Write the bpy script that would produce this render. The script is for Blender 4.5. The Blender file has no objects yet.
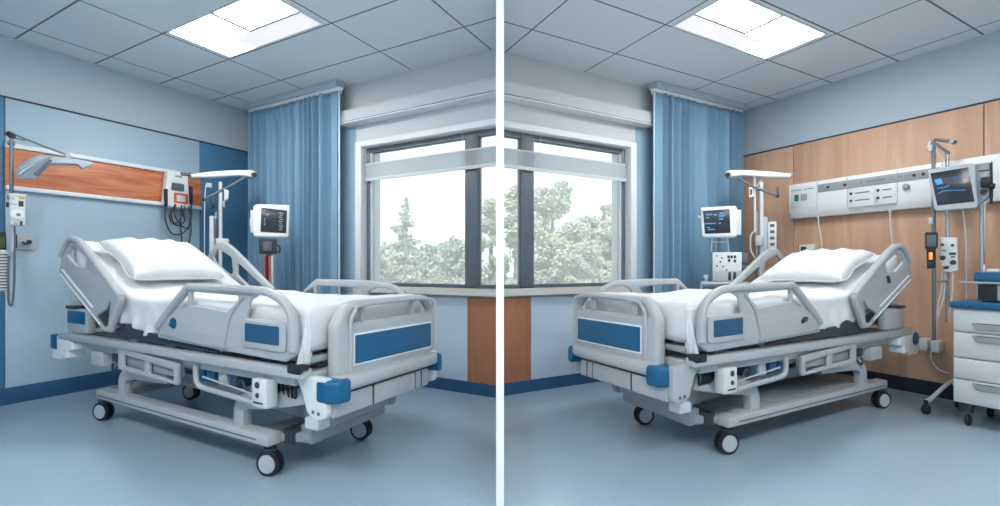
import bpy, bmesh, math, random
from mathutils import Vector, Matrix
PI = math.pi
SC = bpy.context.scene
COL = SC.collection
random.seed(7)

# ------------------------------------------------------------------ geometry of the place
F = 464.0; YH = 267.0; CAMH = 1.05; ZC = 2.81
_n = math.hypot(250, 464); S_, C_ = 250/_n, 464/_n
CORNER = {'L': (-2.840, 5.25), 'R': (2.727, 5.25)}
def W(side, u, v):
    """room coordinates (u along the window wall, v out along the side wall) -> world x, y"""
    cx, cy = CORNER[side]
    if side == 'L': return (cx + u*C_ - v*S_, cy - u*S_ - v*C_)
    return (cx - u*C_ + v*S_, cy - u*S_ - v*C_)
ROT = {'L': math.atan2(-S_, C_), 'R': math.atan2(-S_, -C_)}
SY = {'L': -1, 'R': 1}
def at(x, y, Y): return ((x-500)/F*Y, Y, CAMH + (YH-y)/F*Y)

# ------------------------------------------------------------------ materials
def nodes(name):
    m = bpy.data.materials.new(name); m.use_nodes = True
    nt = m.node_tree; return m, nt, nt.nodes['Principled BSDF']
def lin(c):
    return tuple(((v/255)/12.92 if v/255 <= .04045 else ((v/255+.055)/1.055)**2.4) for v in c) + (1,)
def mat(name, rgb, rough=.5, metal=0, var=.04, scale=6, bump=0, bscale=200, coat=0, spec=.5, sheen=0):
    m, nt, p = nodes(name)
    tc = nt.nodes.new('ShaderNodeTexCoord')
    nz = nt.nodes.new('ShaderNodeTexNoise'); nz.inputs['Scale'].default_value = scale
    nz.inputs['Detail'].default_value = 4
    nt.links.new(tc.outputs['Object'], nz.inputs['Vector'])
    mx = nt.nodes.new('ShaderNodeMix'); mx.data_type = 'RGBA'
    c = lin(rgb)
    mx.inputs['A'].default_value = tuple(v*(1-var) for v in c[:3]) + (1,)
    mx.inputs['B'].default_value = tuple(min(1, v*(1+var)) for v in c[:3]) + (1,)
    nt.links.new(nz.outputs['Fac'], mx.inputs['Factor'])
    nt.links.new(mx.outputs['Result'], p.inputs['Base Color'])
    p.inputs['Roughness'].default_value = rough; p.inputs['Metallic'].default_value = metal
    p.inputs['Specular IOR Level'].default_value = spec
    if coat: p.inputs['Coat Weight'].default_value = coat
    if sheen: p.inputs['Sheen Weight'].default_value = sheen
    if bump:
        n2 = nt.nodes.new('ShaderNodeTexNoise'); n2.inputs['Scale'].default_value = bscale
        nt.links.new(tc.outputs['Object'], n2.inputs['Vector'])
        b = nt.nodes.new('ShaderNodeBump'); b.inputs['Strength'].default_value = bump; b.inputs['Distance'].default_value = .002
        nt.links.new(n2.outputs['Fac'], b.inputs['Height']); nt.links.new(b.outputs['Normal'], p.inputs['Normal'])
    return m
def wood(name, c1, c2, stretch, scale=3, rough=.45, dist=3):
    m, nt, p = nodes(name)
    tc = nt.nodes.new('ShaderNodeTexCoord'); mp = nt.nodes.new('ShaderNodeMapping')
    mp.inputs['Scale'].default_value = stretch
    nt.links.new(tc.outputs['Object'], mp.inputs['Vector'])
    nz = nt.nodes.new('ShaderNodeTexNoise'); nz.inputs['Scale'].default_value = scale; nz.inputs['Detail'].default_value = 6
    nz.inputs['Distortion'].default_value = dist
    nt.links.new(mp.outputs['Vector'], nz.inputs['Vector'])
    cr = nt.nodes.new('ShaderNodeValToRGB')
    cr.color_ramp.elements[0].color = lin(c1); cr.color_ramp.elements[0].position = .32
    cr.color_ramp.elements[1].color = lin(c2); cr.color_ramp.elements[1].position = .68
    nt.links.new(nz.outputs['Fac'], cr.inputs['Fac']); nt.links.new(cr.outputs['Color'], p.inputs['Base Color'])
    p.inputs['Roughness'].default_value = rough
    return m
def emis(name, rgb, s):
    m, nt, p = nodes(name)
    p.inputs['Base Color'].default_value = lin(rgb); p.inputs['Emission Color'].default_value = lin(rgb)
    p.inputs['Emission Strength'].default_value = s; p.inputs['Roughness'].default_value = .4
    return m
M = {
 'plastic': mat('bed_plastic', (172, 178, 182), .42, var=.02),
 'plastic_dark': mat('bed_plastic_grey', (146, 155, 162), .42, var=.02),
 'steel_paint': mat('painted_steel', (172, 179, 184), .35, var=.02),
 'blue': mat('blue_inlay', (0, 88, 130), .35, var=.03),
 'navy': mat('slate_blue_inlay', (36, 84, 118), .4, var=.03),
 'rubber': mat('black_rubber', (28, 32, 38), .6),
 'dark': mat('dark_metal', (48, 56, 64), .45),
 'groove': mat('groove_grey', (92, 100, 108), .6),
 'chrome': mat('chrome', (190, 195, 200), .22, metal=.9, var=.01),
 'metal': mat('brushed_metal', (128, 136, 142), .38, metal=.6, var=.02),
 'metal_blue': mat('blue_grey_painted_metal', (176, 190, 200), .4, metal=.1, var=.02),
 'white': mat('white_plastic', (232, 236, 238), .35, var=.01),
 'offwhite': mat('off_white_casing', (214, 220, 222), .4, var=.01),
 'linen': mat('white_linen', (216, 219, 223), .85, var=.01, bump=.25, bscale=300, sheen=.2),
 'pillow': mat('white_pillowcase', (212, 215, 219), .85, var=.01, bump=.2, bscale=260, sheen=.2),
 'mattress': mat('mattress_cover', (214, 220, 226), .7),
 'curtain': mat('blue_curtain_cloth', (122, 160, 186), .9, var=.02, scale=5, bump=.1, bscale=300, sheen=.1),
 'lit_hem': mat('window_lit_curtain_hem', (198, 216, 230), .85),
 'wall_up': mat('upper_wall_paint', (182, 196, 206), .8, var=.015, scale=3),
 'wall_low': mat('lower_wall_paint', (184, 204, 220), .8, var=.015, scale=3),
 'wall_shade': mat('window_side_painted_shade', (152, 180, 200), .8, var=.015, scale=3),  # blue shade beside the curtain, put into the wall colour
 'wall_white': mat('white_window_wall', (204, 210, 214), .8, var=.015, scale=3),
 'partition': mat('partition_white', (250, 251, 252), .6, var=0),
 'panel_light': mat('pale_blue_wall_panel', (168, 192, 207), .5, var=.03, scale=2),
 'panel_dark': mat('deep_blue_wall_panel', (70, 120, 156), .5, var=.03, scale=2),
 'baseboard': mat('navy_baseboard', (40, 84, 122), .5),
 'baseboard_dark': mat('dark_baseboard', (24, 34, 48), .5),
 'trim_line': mat('dark_seam', (52, 60, 68), .6),
 'white_trim': mat('white_trim', (228, 233, 236), .4, var=.01),
 'sill': mat('window_sill_beige', (206, 206, 200), .5),
 'frame': mat('window_frame_grey', (96, 108, 118), .4, var=.02),
 'wood_orange': wood('orange_grained_wood', (186, 104, 68), (220, 144, 104), (6, 1.0, 9), 2.2, .4, 1.0),
 'wood_tan': wood('tan_veneer', (194, 154, 128), (214, 176, 149), (5, 5, .35), 2.2, .5, .6),
 'wood_dark': wood('window_wall_veneer', (150, 98, 72), (176, 120, 90), (5, 5, .35), 2.2, .5, .6),
 'screen': mat('dark_screen', (36, 44, 54), .18, var=.02),
 'green': mat('green_switch', (30, 120, 84), .4),
 'yellow': mat('yellow_sticker', (226, 176, 60), .5),
 'orange': mat('orange_label', (226, 112, 70), .5),
 'red': mat('red_cable_sleeve', (196, 92, 84), .5),
 'grey_label': mat('grey_label_strip', (150, 158, 164), .5),
 'pale_grey': mat('pale_grey_casing', (176, 184, 190), .45),
 'cable': mat('black_cable', (34, 40, 46), .5),
 'white_cable': mat('white_cable', (214, 218, 220), .5),
 'glow_orange': emis('orange_display', (255, 120, 30), 1.2),
 'glow_blue': emis('blue_display', (50, 130, 190), .5),
 'glow_pale': emis('pale_display_lines', (110, 122, 132), .08),
 'glow_green': emis('green_display', (46, 70, 34), .10),
 'cart': mat('cart_white', (200, 205, 208), .4, var=.01),
 'cart_top': mat('cart_blue_top', (20, 90, 132), .4),
}
def ceiling_mat(side):
    m, nt, p = nodes('ceiling_tiles_' + side); N = nt.nodes.new; L = nt.links.new
    tc = N('ShaderNodeTexCoord'); sx = N('ShaderNodeSeparateXYZ'); L(tc.outputs['Object'], sx.inputs[0])
    def mth(op, a, b=None):
        n = N('ShaderNodeMath'); n.operation = op
        for i, q in enumerate((a, b)):
            if q is None: continue
            if isinstance(q, (int, float)): n.inputs[i].default_value = q
            else: L(q, n.inputs[i])
        return n.outputs[0]
    u0, v0 = (.28, .405) if side == 'L' else (.185, .412)
    sp = .498 if side == 'L' else .52
    u = sx.outputs[0]; v = mth('MULTIPLY', sx.outputs[1], SY[side])
    def dist(val, off, per):
        # distance to the nearest line off + k*per
        w = mth('SUBTRACT', val, off); w = mth('DIVIDE', w, per)
        f = mth('SUBTRACT', w, mth('ROUND', w)); f = mth('ABSOLUTE', f); return mth('MULTIPLY', f, per)
    d = dist(u, u0, 2.05); d = mth('MINIMUM', d, dist(u, u0+.815, 2.05)); d = mth('MINIMUM', d, dist(v, v0, sp))
    ln = mth('LESS_THAN', d, .0065)
    nz = N('ShaderNodeTexNoise'); nz.inputs['Scale'].default_value = 90; L(tc.outputs['Object'], nz.inputs['Vector'])
    mx = N('ShaderNodeMix'); mx.data_type = 'RGBA'
    mx.inputs['A'].default_value = lin((220, 228, 233)); mx.inputs['B'].default_value = lin((104, 116, 126))
    L(ln, mx.inputs['Factor']); L(mx.outputs['Result'], p.inputs['Base Color'])
    b = N('ShaderNodeBump'); b.inputs['Strength'].default_value = .15; b.inputs['Distance'].default_value = .002
    L(nz.outputs['Fac'], b.inputs['Height']); L(b.outputs['Normal'], p.inputs['Normal'])
    p.inputs['Roughness'].default_value = .85
    return m
def floor_mat():
    m, nt, p = nodes('blue_vinyl_floor'); N = nt.nodes.new; L = nt.links.new
    tc = N('ShaderNodeTexCoord')
    n1 = N('ShaderNodeTexNoise'); n1.inputs['Scale'].default_value = 60; n1.inputs['Detail'].default_value = 5
    n2 = N('ShaderNodeTexNoise'); n2.inputs['Scale'].default_value = 1.3
    L(tc.outputs['Object'], n1.inputs['Vector']); L(tc.outputs['Object'], n2.inputs['Vector'])
    ad = N('ShaderNodeMath'); ad.operation = 'MULTIPLY_ADD'; ad.inputs[1].default_value = .6; L(n1.outputs['Fac'], ad.inputs[0])
    m2 = N('ShaderNodeMath'); m2.operation = 'MULTIPLY'; m2.inputs[1].default_value = .4; L(n2.outputs['Fac'], m2.inputs[0]); L(m2.outputs[0], ad.inputs[2])
    cr = N('ShaderNodeValToRGB'); cr.color_ramp.elements[0].position = .3; cr.color_ramp.elements[1].position = .7
    cr.color_ramp.elements[0].color = lin(FLOOR[0]); cr.color_ramp.elements[1].color = lin(FLOOR[1])
    L(ad.outputs[0], cr.inputs['Fac']); L(cr.outputs['Color'], p.inputs['Base Color'])
    p.inputs['Roughness'].default_value = .24; p.inputs['Specular IOR Level'].default_value = .6
    b = N('ShaderNodeBump'); b.inputs['Strength'].default_value = .06; b.inputs['Distance'].default_value = .002
    L(n2.outputs['Fac'], b.inputs['Height']); L(b.outputs['Normal'], p.inputs['Normal'])
    return m
HAZY_LEAF = ((184, 191, 172), (170, 178, 162), (202, 206, 186))  # outdoor haze is mixed into these pale leaf colours
FLOOR = ((144, 168, 184), (152, 176, 191))
def glass_mat():
    m = bpy.data.materials.new('window_glass'); m.use_nodes = True; nt = m.node_tree; nt.nodes.clear()
    N = nt.nodes.new; L = nt.links.new
    o = N('ShaderNodeOutputMaterial'); mx = N('ShaderNodeMixShader'); t = N('ShaderNodeBsdfTransparent'); g = N('ShaderNodeBsdfGlossy')
    t.inputs['Color'].default_value = (.97, .98, .98, 1); g.inputs['Roughness'].default_value = .02
    f = N('ShaderNodeFresnel'); f.inputs['IOR'].default_value = 1.35
    haze_veil = N('ShaderNodeBsdfTranslucent'); haze_veil.inputs['Color'].default_value = (.95, .97, .97, 1)  # milky layer in the glass stands in for haze outside
    m3 = N('ShaderNodeMixShader'); m3.inputs['Fac'].default_value = .24; L(t.outputs[0], m3.inputs[1]); L(haze_veil.outputs[0], m3.inputs[2])
    L(f.outputs[0], mx.inputs['Fac']); L(m3.outputs[0], mx.inputs[1]); L(g.outputs[0], mx.inputs[2]); L(mx.outputs[0], o.inputs['Surface'])
    return m
def blind_mat():
    m = bpy.data.materials.new('blind_fabric'); m.use_nodes = True; nt = m.node_tree; nt.nodes.clear()
    N = nt.nodes.new; L = nt.links.new
    o = N('ShaderNodeOutputMaterial'); mx = N('ShaderNodeMixShader'); mx2 = N('ShaderNodeMixShader')
    d = N('ShaderNodeBsdfDiffuse'); d.inputs['Color'].default_value = lin((214, 222, 226))
    tr = N('ShaderNodeBsdfTranslucent'); tr.inputs['Color'].default_value = lin((206, 216, 220))
    t = N('ShaderNodeBsdfTransparent')
    mx.inputs['Fac'].default_value = .45; mx2.inputs['Fac'].default_value = .25
    L(d.outputs[0], mx.inputs[1]); L(tr.outputs[0], mx.inputs[2]); L(mx.outputs[0], mx2.inputs[1]); L(t.outputs[0], mx2.inputs[2]); L(mx2.outputs[0], o.inputs['Surface'])
    return m
M['glass'] = glass_mat(); M['blind'] = blind_mat(); M['floor'] = floor_mat()
M['ceilL'] = ceiling_mat('L'); M['ceilR'] = ceiling_mat('R')
LIGHT = 19.0
M['lamp'] = emis('troffer_diffuser', (255, 253, 250), LIGHT); M['lamp_dim'] = emis('troffer_side_diffuser', (236, 230, 228), .42)

# ------------------------------------------------------------------ mesh builder
def fillet(pts, r, seg=5):
    out = []; n = len(pts)
    for i in range(n):
        p = Vector(pts[i]); a = Vector(pts[i-1]); b = Vector(pts[(i+1) % n])
        rr = r[i] if isinstance(r, (list, tuple)) else r
        da, db = (a-p), (b-p); la, lb = da.length, db.length
        if rr <= 0 or la < 1e-6 or lb < 1e-6: out.append(tuple(p)); continue
        ang = da.angle(db)
        if ang > PI-.05: out.append(tuple(p)); continue
        t = min(rr/math.tan(ang/2), la*.48, lb*.48)
        s = p+da.normalized()*t; e = p+db.normalized()*t
        for k in range(seg+1):
            f = k/seg; out.append(tuple((1-f)**2*s + 2*f*(1-f)*p + f*f*e))
    return out
def smooth_path(pts, n=6):
    P = [Vector(p) for p in pts]; out = []
    for i in range(len(P)-1):
        p0 = P[max(i-1, 0)]; p1 = P[i]; p2 = P[i+1]; p3 = P[min(i+2, len(P)-1)]
        for k in range(n):
            t = k/n
            out.append(.5*((2*p1)+(-p0+p2)*t+(2*p0-5*p1+4*p2-p3)*t*t+(-p0+3*p1-3*p2+p3)*t**3))
    out.append(P[-1]); return out
XMAP = None
class MB:
    def __init__(s): s.bm = bmesh.new(); s.thick = 0
    def _merge(s, t, mtx=None):
        me = bpy.data.meshes.new('t'); 
        if mtx: bmesh.ops.transform(t, matrix=mtx, verts=t.verts)
        t.to_mesh(me); t.free(); s.bm.from_mesh(me); bpy.data.meshes.remove(me); return s
    def box(s, x0, x1, y0, y1, z0, z1, bev=0, mtx=None, seg=2):
        t = bmesh.new(); bmesh.ops.create_cube(t, size=1)
        sx, sy, sz = abs(x1-x0), abs(y1-y0), abs(z1-z0)
        bmesh.ops.transform(t, matrix=Matrix.Translation(((x0+x1)/2, (y0+y1)/2, (z0+z1)/2)) @ Matrix.Diagonal((sx, sy, sz, 1)), verts=t.verts)
        if bev: bmesh.ops.bevel(t, geom=t.edges[:], offset=min(bev, sx*.45, sy*.45, sz*.45), segments=seg, affect='EDGES', profile=.5)
        return s._merge(t, mtx)
    def hexa(s, plan, z0, z1):
        """vertical prism over a plan polygon"""
        t = bmesh.new(); lo = [t.verts.new((x, y, z0)) for x, y in plan]; hi = [t.verts.new((x, y, z1)) for x, y in plan]
        n = len(plan); t.faces.new(lo[::-1]); t.faces.new(hi)
        for i in range(n): t.faces.new((lo[i], lo[(i+1) % n], hi[(i+1) % n], hi[i]))
        return s._merge(t)
    def cyl(s, p0, p1, r, r2=None, seg=20, bev=0):
        p0, p1 = Vector(p0), Vector(p1); d = p1-p0; t = bmesh.new()
        bmesh.ops.create_cone(t, cap_ends=True, segments=seg, radius1=r, radius2=r if r2 is None else r2, depth=d.length)
        if bev: bmesh.ops.bevel(t, geom=[e for e in t.edges if e.calc_face_angle(0) > 1], offset=bev, segments=2, affect='EDGES')
        return s._merge(t, Matrix.Translation((p0+p1)/2) @ d.to_track_quat('Z', 'Y').to_matrix().to_4x4())
    def sph(s, c, r, sc=(1, 1, 1), seg=16):
        t = bmesh.new(); bmesh.ops.create_uvsphere(t, u_segments=seg, v_segments=seg//2+2, radius=r)
        return s._merge(t, Matrix.Translation(c) @ Matrix.Diagonal((*sc, 1)))
    def tube(s, pts, r, seg=10, sm=0, closed=False, w=None, h=None):
        P = smooth_path(pts, sm) if sm else [Vector(p) for p in pts]
        t = bmesh.new(); rings = []; nrm = None; n = len(P)
        for i, p in enumerate(P):
            a = P[i-1] if (i > 0 or closed) else p; b = P[(i+1) % n] if (i < n-1 or closed) else p
            d = (b-a).normalized()
            if nrm is None:
                nrm = d.cross(Vector((0, 1, 0)) if abs(d.y) < .9 else Vector((1, 0, 0))).normalized()
            else: nrm = (nrm-d*nrm.dot(d)).normalized()
            bi = d.cross(nrm); ring = []
            if w is None:
                for k in range(seg):
                    q = 2*PI*k/seg; ring.append(t.verts.new(p+(nrm*math.cos(q)+bi*math.sin(q))*r))
            else:   # flat bar: w across (binormal), h along normal
                for cx, cy in fillet([(-h/2, -w/2), (h/2, -w/2), (h/2, w/2), (-h/2, w/2)], min(w, h)*.25, 2):
                    ring.append(t.verts.new(p+nrm*cx+bi*cy))
            rings.append(ring)
        m = len(rings[0])
        for i in range(n-1 if not closed else n):
            A, B = rings[i], rings[(i+1) % n]
            for k in range(m): t.faces.new((A[k], A[(k+1) % m], B[(k+1) % m], B[k]))
        if not closed: t.faces.new(rings[0][::-1]); t.faces.new(rings[-1])
        return s._merge(t)
    def plate(s, outer, holes, d0, d1, bev=.006, plane='xz', mtx=None):
        """2-D outline with holes, extruded from d0 to d1; plane xz -> depth along y, yz -> depth along x, xy -> depth along z"""
        cu = bpy.data.curves.new('c', 'CURVE'); cu.dimensions = '2D'; cu.fill_mode = 'BOTH'
        for o in [outer]+list(holes):
            sp = cu.splines.new('POLY'); sp.points.add(len(o)-1); sp.use_cyclic_u = True
            for i, (x, y) in enumerate(o): sp.points[i].co = (x, y, 0, 1)
        th = abs(d1-d0); bev = min(bev, th*.45)
        cu.extrude = th/2-bev; cu.bevel_depth = bev; cu.bevel_resolution = 2; cu.offset = -bev
        ob = bpy.data.objects.new('c', cu); me = bpy.data.meshes.new_from_object(ob)
        t = bmesh.new(); t.from_mesh(me); bpy.data.meshes.remove(me); bpy.data.objects.remove(ob); bpy.data.curves.remove(cu)
        bmesh.ops.remove_doubles(t, verts=t.verts, dist=1e-5)
        mid = (d0+d1)/2
        if plane == 'xz': m = Matrix(((1, 0, 0, 0), (0, 0, 1, mid), (0, 1, 0, 0), (0, 0, 0, 1)))
        elif plane == 'yz': m = Matrix(((0, 0, 1, mid), (1, 0, 0, 0), (0, 1, 0, 0), (0, 0, 0, 1)))
        else: m = Matrix.Translation((0, 0, mid))
        bmesh.ops.transform(t, matrix=m, verts=t.verts)
        return s._merge(t, mtx)
    def grid(s, nx, ny, fn, two=None):
        t = bmesh.new(); V = [[t.verts.new(fn(i/nx, j/ny)) for j in range(ny+1)] for i in range(nx+1)]
        for i in range(nx):
            for j in range(ny): t.faces.new((V[i][j], V[i+1][j], V[i+1][j+1], V[i][j+1]))
        if two: s.thick = two
        return s._merge(t)
    def build(s, name, m, parent=None, sy=1, ang=35, loc=None, recalc=True):
        if XMAP:
            for v in s.bm.verts: v.co = XMAP(v.co)
        if sy < 0: bmesh.ops.transform(s.bm, matrix=Matrix.Diagonal((1, -1, 1, 1)), verts=s.bm.verts)
        if sy < 0: bmesh.ops.reverse_faces(s.bm, faces=s.bm.faces[:])
        if recalc: bmesh.ops.recalc_face_normals(s.bm, faces=s.bm.faces[:])
        me = bpy.data.meshes.new(name); s.bm.to_mesh(me); s.bm.free()
        for p in me.polygons: p.use_smooth = True
        me.set_sharp_from_angle(angle=math.radians(ang))
        me.materials.append(M[m] if isinstance(m, str) else m)
        o = bpy.data.objects.new(name, me); COL.objects.link(o)
        if s.thick:
            md = o.modifiers.new('thickness', 'SOLIDIFY'); md.thickness = s.thick; md.offset = 0
        if parent is not None: o.parent = parent
        if loc: o.location = loc
        return o
def tag(o, label=None, cat=None, group=None, kind=None):
    if label: o['label'] = label
    if cat: o['category'] = cat
    if group: o['group'] = group
    if kind: o['kind'] = kind
    return o
def thing(name, label, cat, side, u, v, z=0, group=None, kind=None):
    o = bpy.data.objects.new(name, None); COL.objects.link(o); o.empty_display_size = .1
    o.location = (*W(side, u, v), z); o.rotation_euler.z = ROT[side]
    return tag(o, label, cat, group, kind)
def thing_w(name, label, cat, loc, group=None):
    o = bpy.data.objects.new(name, None); COL.objects.link(o); o.empty_display_size = .1
    o.location = loc; o.rotation_euler.z = LASTYAW; return tag(o, label, cat, group)

LASTYAW = 0.0
class FR:
    """builder frame for a thing that faces the room: local x right, y away, z up; from positions measured at one distance"""
    def __init__(s, px0, Y, z0=0, yaw=True):
        global LASTYAW
        s.px0 = px0; s.Y = Y; s.z0 = z0; s.loc = ((px0-500)*Y/F, Y, z0)
        s.phi = math.atan2(px0-500, F) if yaw else 0.0; s.D = Y/math.cos(s.phi) if yaw else Y; LASTYAW = -s.phi
    def _t(s, px):
        n = (math.sin(s.phi), math.cos(s.phi)); d = ((px-500)/F, 1.0); return s.D/(d[0]*n[0]+d[1]*n[1])
    def x(s, px):
        t = s._t(px); return (px-500)/F*t*math.cos(s.phi)-t*math.sin(s.phi)
    def z(s, py, px=None): return CAMH + (YH-py)/F*s._t(s.px0 if px is None else px) - s.z0
    def p(s, px, py, y=0): return (s.x(px), y, s.z(py, px))
    def pl(s, pts): return [(s.x(a), s.z(b, a)) for a, b in pts]

# ------------------------------------------------------------------ the setting
def room(side):
    sy = SY[side]; uE = 3.207 if side == 'L' else 3.079
    def ue(v): return uE + .5387*v
    def st(name, mb, m, kind='structure', label=None):
        o = mb.build(name, m, None, sy); o.location = (*W(side, 0, 0), 0); o.rotation_euler.z = ROT[side]
        o['kind'] = 'structure'; return o
    ws = 'left' if side == 'L' else 'right'
    B = 5.6
    # where the line x = 0 is met at v
    # ceiling (polygon in plan, following the room)
    m = MB(); uc = ue(B)
    m.hexa([(-.2, -.25), (ue(-.25)-.0, -.25), (ue(B+.2), B+.2), (-.2, B+.2)], ZC, ZC+.12)
    st('ceiling', m, 'ceilL' if side == 'L' else 'ceilR')
    # side wall
    m = MB().box(-.2, 0, -.25, B+.2, 0, ZC); st('wall_'+ws, m, 'wall_up')
    m = MB(); wa, wb = 2.3, 3.7
    m.hexa([(0, B), (wa, B), (wa, B+.2), (0, B+.2)], 0, ZC); m.hexa([(wb, B), (ue(B), B), (ue(B+.2), B+.2), (wb, B+.2)], 0, ZC)
    m.box(wa, wb, B, B+.2, 0, .85); m.box(wa, wb, B, B+.2, 2.35, ZC); st('wall_front_'+ws, m, 'wall_up')
    wn = thing('window_3' if side == 'L' else 'window_4', None, None, side, 0, 0); wn['kind'] = 'structure'  # unseen window added behind the camera for soft frontal fill
    m = MB(); m.box(wa, wb, B+.06, B+.12, .85, .91, .004); m.box(wa, wb, B+.06, B+.12, 2.29, 2.35, .004)
    for q in (wa, wa+(wb-wa)/2-.03, wb-.06): m.box(q, q+.06, B+.06, B+.12, .90, 2.30, .004)
    m.build('window_frame', 'frame', wn, sy)
    MB().box(wa+.03, wb-.03, B+.086, B+.092, .88, 2.32).build('pane', 'glass', wn, sy)
    # window wall with opening
    uo = 1.73 if side == 'L' else 1.685; z0, z1 = .872, 2.195
    m = MB()
    m.hexa([(0, -.25), (uo, -.25), (uo, 0), (0, 0)], 0, ZC)
    m.hexa([(uo, -.25), (ue(-.25), -.25), (ue(0), 0), (uo, 0)], 0, z0)
    m.hexa([(uo, -.25), (ue(-.25), -.25), (ue(0), 0), (uo, 0)], z1, ZC)
    st('wall_window_'+ws, m, 'wall_white')
    # pale blue dado below the sill; shade and curtain tint painted on the side strip
    m = MB(); m.hexa([(1.0, .0), (ue(.0)-(.287 if side == 'L' else .28), 0), (ue(0)-(.287 if side == 'L' else .28), .006), (1.0, .006)], .1, .80); st('trim_1' if side == 'L' else 'trim_11', m, 'wall_low')
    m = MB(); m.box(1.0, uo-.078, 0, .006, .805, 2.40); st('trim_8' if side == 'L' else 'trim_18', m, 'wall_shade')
    w0 = 2.925 if side == 'L' else 2.81
    m = MB(); m.hexa([(w0, 0), (ue(0), 0), (ue(.012), .012), (w0, .012)], .1, .80); st('trim_2' if side == 'L' else 'trim_12', m, 'wood_dark')
    m = MB(); m.hexa([(0, 0), (ue(0), 0), (ue(.015), .015), (0, .015)], 0, .1); st('baseboard_back_'+ws, m, 'baseboard')
    # sill
    m = MB(); m.hexa([(uo-.06, -.12), (ue(-.12), -.12), (ue(.06), .06), (uo-.06, .06)], .815, .872); st('trim_3' if side == 'L' else 'trim_13', m, 'sill')
    # white casing
    m = MB(); m.box(uo-.075, uo, 0, .018, .875, z1+.05, .003); m.hexa([(uo, 0), (ue(0), 0), (ue(.018), .018), (uo, .018)], z1, z1+.05)
    m.box(uo-.004, uo+.004, -.12, 0, .873, z1); m.hexa([(uo+.005, -.12), (ue(-.12), -.12), (ue(0), 0), (uo+.005, 0)], z1-.006, z1+.002)
    st('trim_4' if side == 'L' else 'trim_14', m, 'white_trim')
    up = 1.53 if side == 'L' else 1.47
    # ledge / pelmet above the window and its rail
    m = MB(); m.hexa([(up, 0), (ue(0), 0), (ue(.10), .10), (up, .10)], 2.432, 2.535); st('trim_5' if side == 'L' else 'trim_15', m, 'wall_white')
    m = MB(); m.hexa([(up, .0), (ue(0), 0), (ue(.095), .095), (up, .095)], 2.419, 2.432); st('trim_6' if side == 'L' else 'trim_16', m, 'trim_line')
    m = MB(); m.hexa([(up, .0), (ue(0), 0), (ue(.115), .115), (up, .115)], 2.409, 2.419); st('trim_7' if side == 'L' else 'trim_17', m, 'white_trim')
    # window: frame, mullion, panes
    n = '1' if side == 'L' else '2'
    wn = thing('window_'+n, None, None, side, 0, 0); wn['kind'] = 'structure'
    va, vb = -.115, -.055; m = MB()
    mu = (2.862, 2.992) if side == 'L' else (2.740, 2.870)
    m.box(uo+.005, uo+.055, va, vb, z0, z1-.007, .006)
    m.hexa([(uo+.005, va), (ue(va), va), (ue(vb), vb), (uo+.005, vb)], z0, z0+.03)
    m.hexa([(uo+.005, va), (ue(va), va), (ue(vb), vb), (uo+.005, vb)], z1-.05, z1-.007)
    m.box(mu[0], mu[1], va, vb+.01, z0+.002, z1-.01, .006)
    m.build('window_frame', 'frame', wn, sy)
    m = MB(); m.box(uo+.055, uo+.064, vb-.03, vb-.002, z0+.03, z1-.05); m.build('glazing_bead', 'white_trim', wn, sy)
    m = MB(); m.box(uo+.05, mu[0]+.005, -.092, -.086, z0+.02, z1-.05); m.build('pane', 'glass', wn, sy)
    m = MB(); m.hexa([(mu[1]-.005, -.092), (ue(-.092), -.092), (ue(-.086), -.086), (mu[1]-.005, -.086)], z0+.02, z1-.05); m.build('pane', 'glass', wn, sy)
    # roller blind part-way down
    bl = thing('roller_blind', 'translucent white blind band across the upper part of the %s window' % ('left room\'s' if side == 'L' else 'right room\'s'), 'blind', side, uo+.02, -.03, 1.87, 'roller blinds')
    e = ue(-.03)-(uo+.02); e2 = ue(-.022)-(uo+.02)
    MB().hexa([(0, 0), (e, 0), (e2, .006), (0, .006)], .03, .155).build('blind_fabric', 'blind', bl, sy)
    m = MB(); m.hexa([(0, -.004), (e-.003, -.004), (e2+.003, .012), (0, .012)], .0, .028); m.build('bottom_rail', 'offwhite', bl, sy)
    m = MB(); m.hexa([(0, -.002), (e-.003, -.002), (e2, .008), (0, .008)], .155, .166); m.build('top_rail', 'offwhite', bl, sy)
    for q in (.03, 1.1 if side == 'L' else .98): MB().cyl((q, .003, .166), (q, .003, .318), .0018, seg=6).build('cord', 'white_cable', bl, sy)

room('L'); room('R')
# floor: one sheet under both rooms
pts = [W('L', -.2, -.25), W('L', 3.07, -.25), W('R', 2.94, -.25), W('R', -.2, -.25), W('R', -.2, 5.8), (0, -3.2), W('L', -.2, 5.8)]
o = MB().hexa(pts, -.1, 0).build('floor', 'floor'); o['kind'] = 'structure'
# thin white partition between the two rooms
o = MB().box(-.0165, .0165, 1.95, 4.02, 0, ZC, .001).build('wall_middle', 'partition'); o['kind'] = 'structure'

def st(side, name, mb, m):
    o = mb.build(name, m, None, SY[side]); o.location = (*W(side, 0, 0), 0); o.rotation_euler.z = ROT[side]; o['kind'] = 'structure'; return o
# left side wall cladding
st('L', 'trim_21', MB().box(0, .014, .003, .540, .13, 2.335, .002), 'panel_dark')
st('L', 'trim_22', MB().box(0, .014, .543, 1.955, .13, 2.335, .002), 'panel_light')
st('L', 'trim_23', MB().box(0, .014, 1.960, 5.6, .13, 2.335, .002), 'panel_dark')
st('L', 'trim_24', MB().box(0, .020, .003, 5.6, 2.336, 2.348), 'trim_line')
st('L', 'baseboard_left', MB().box(0, .016, .0, 5.6, 0, .13, .002), 'baseboard')
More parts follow.
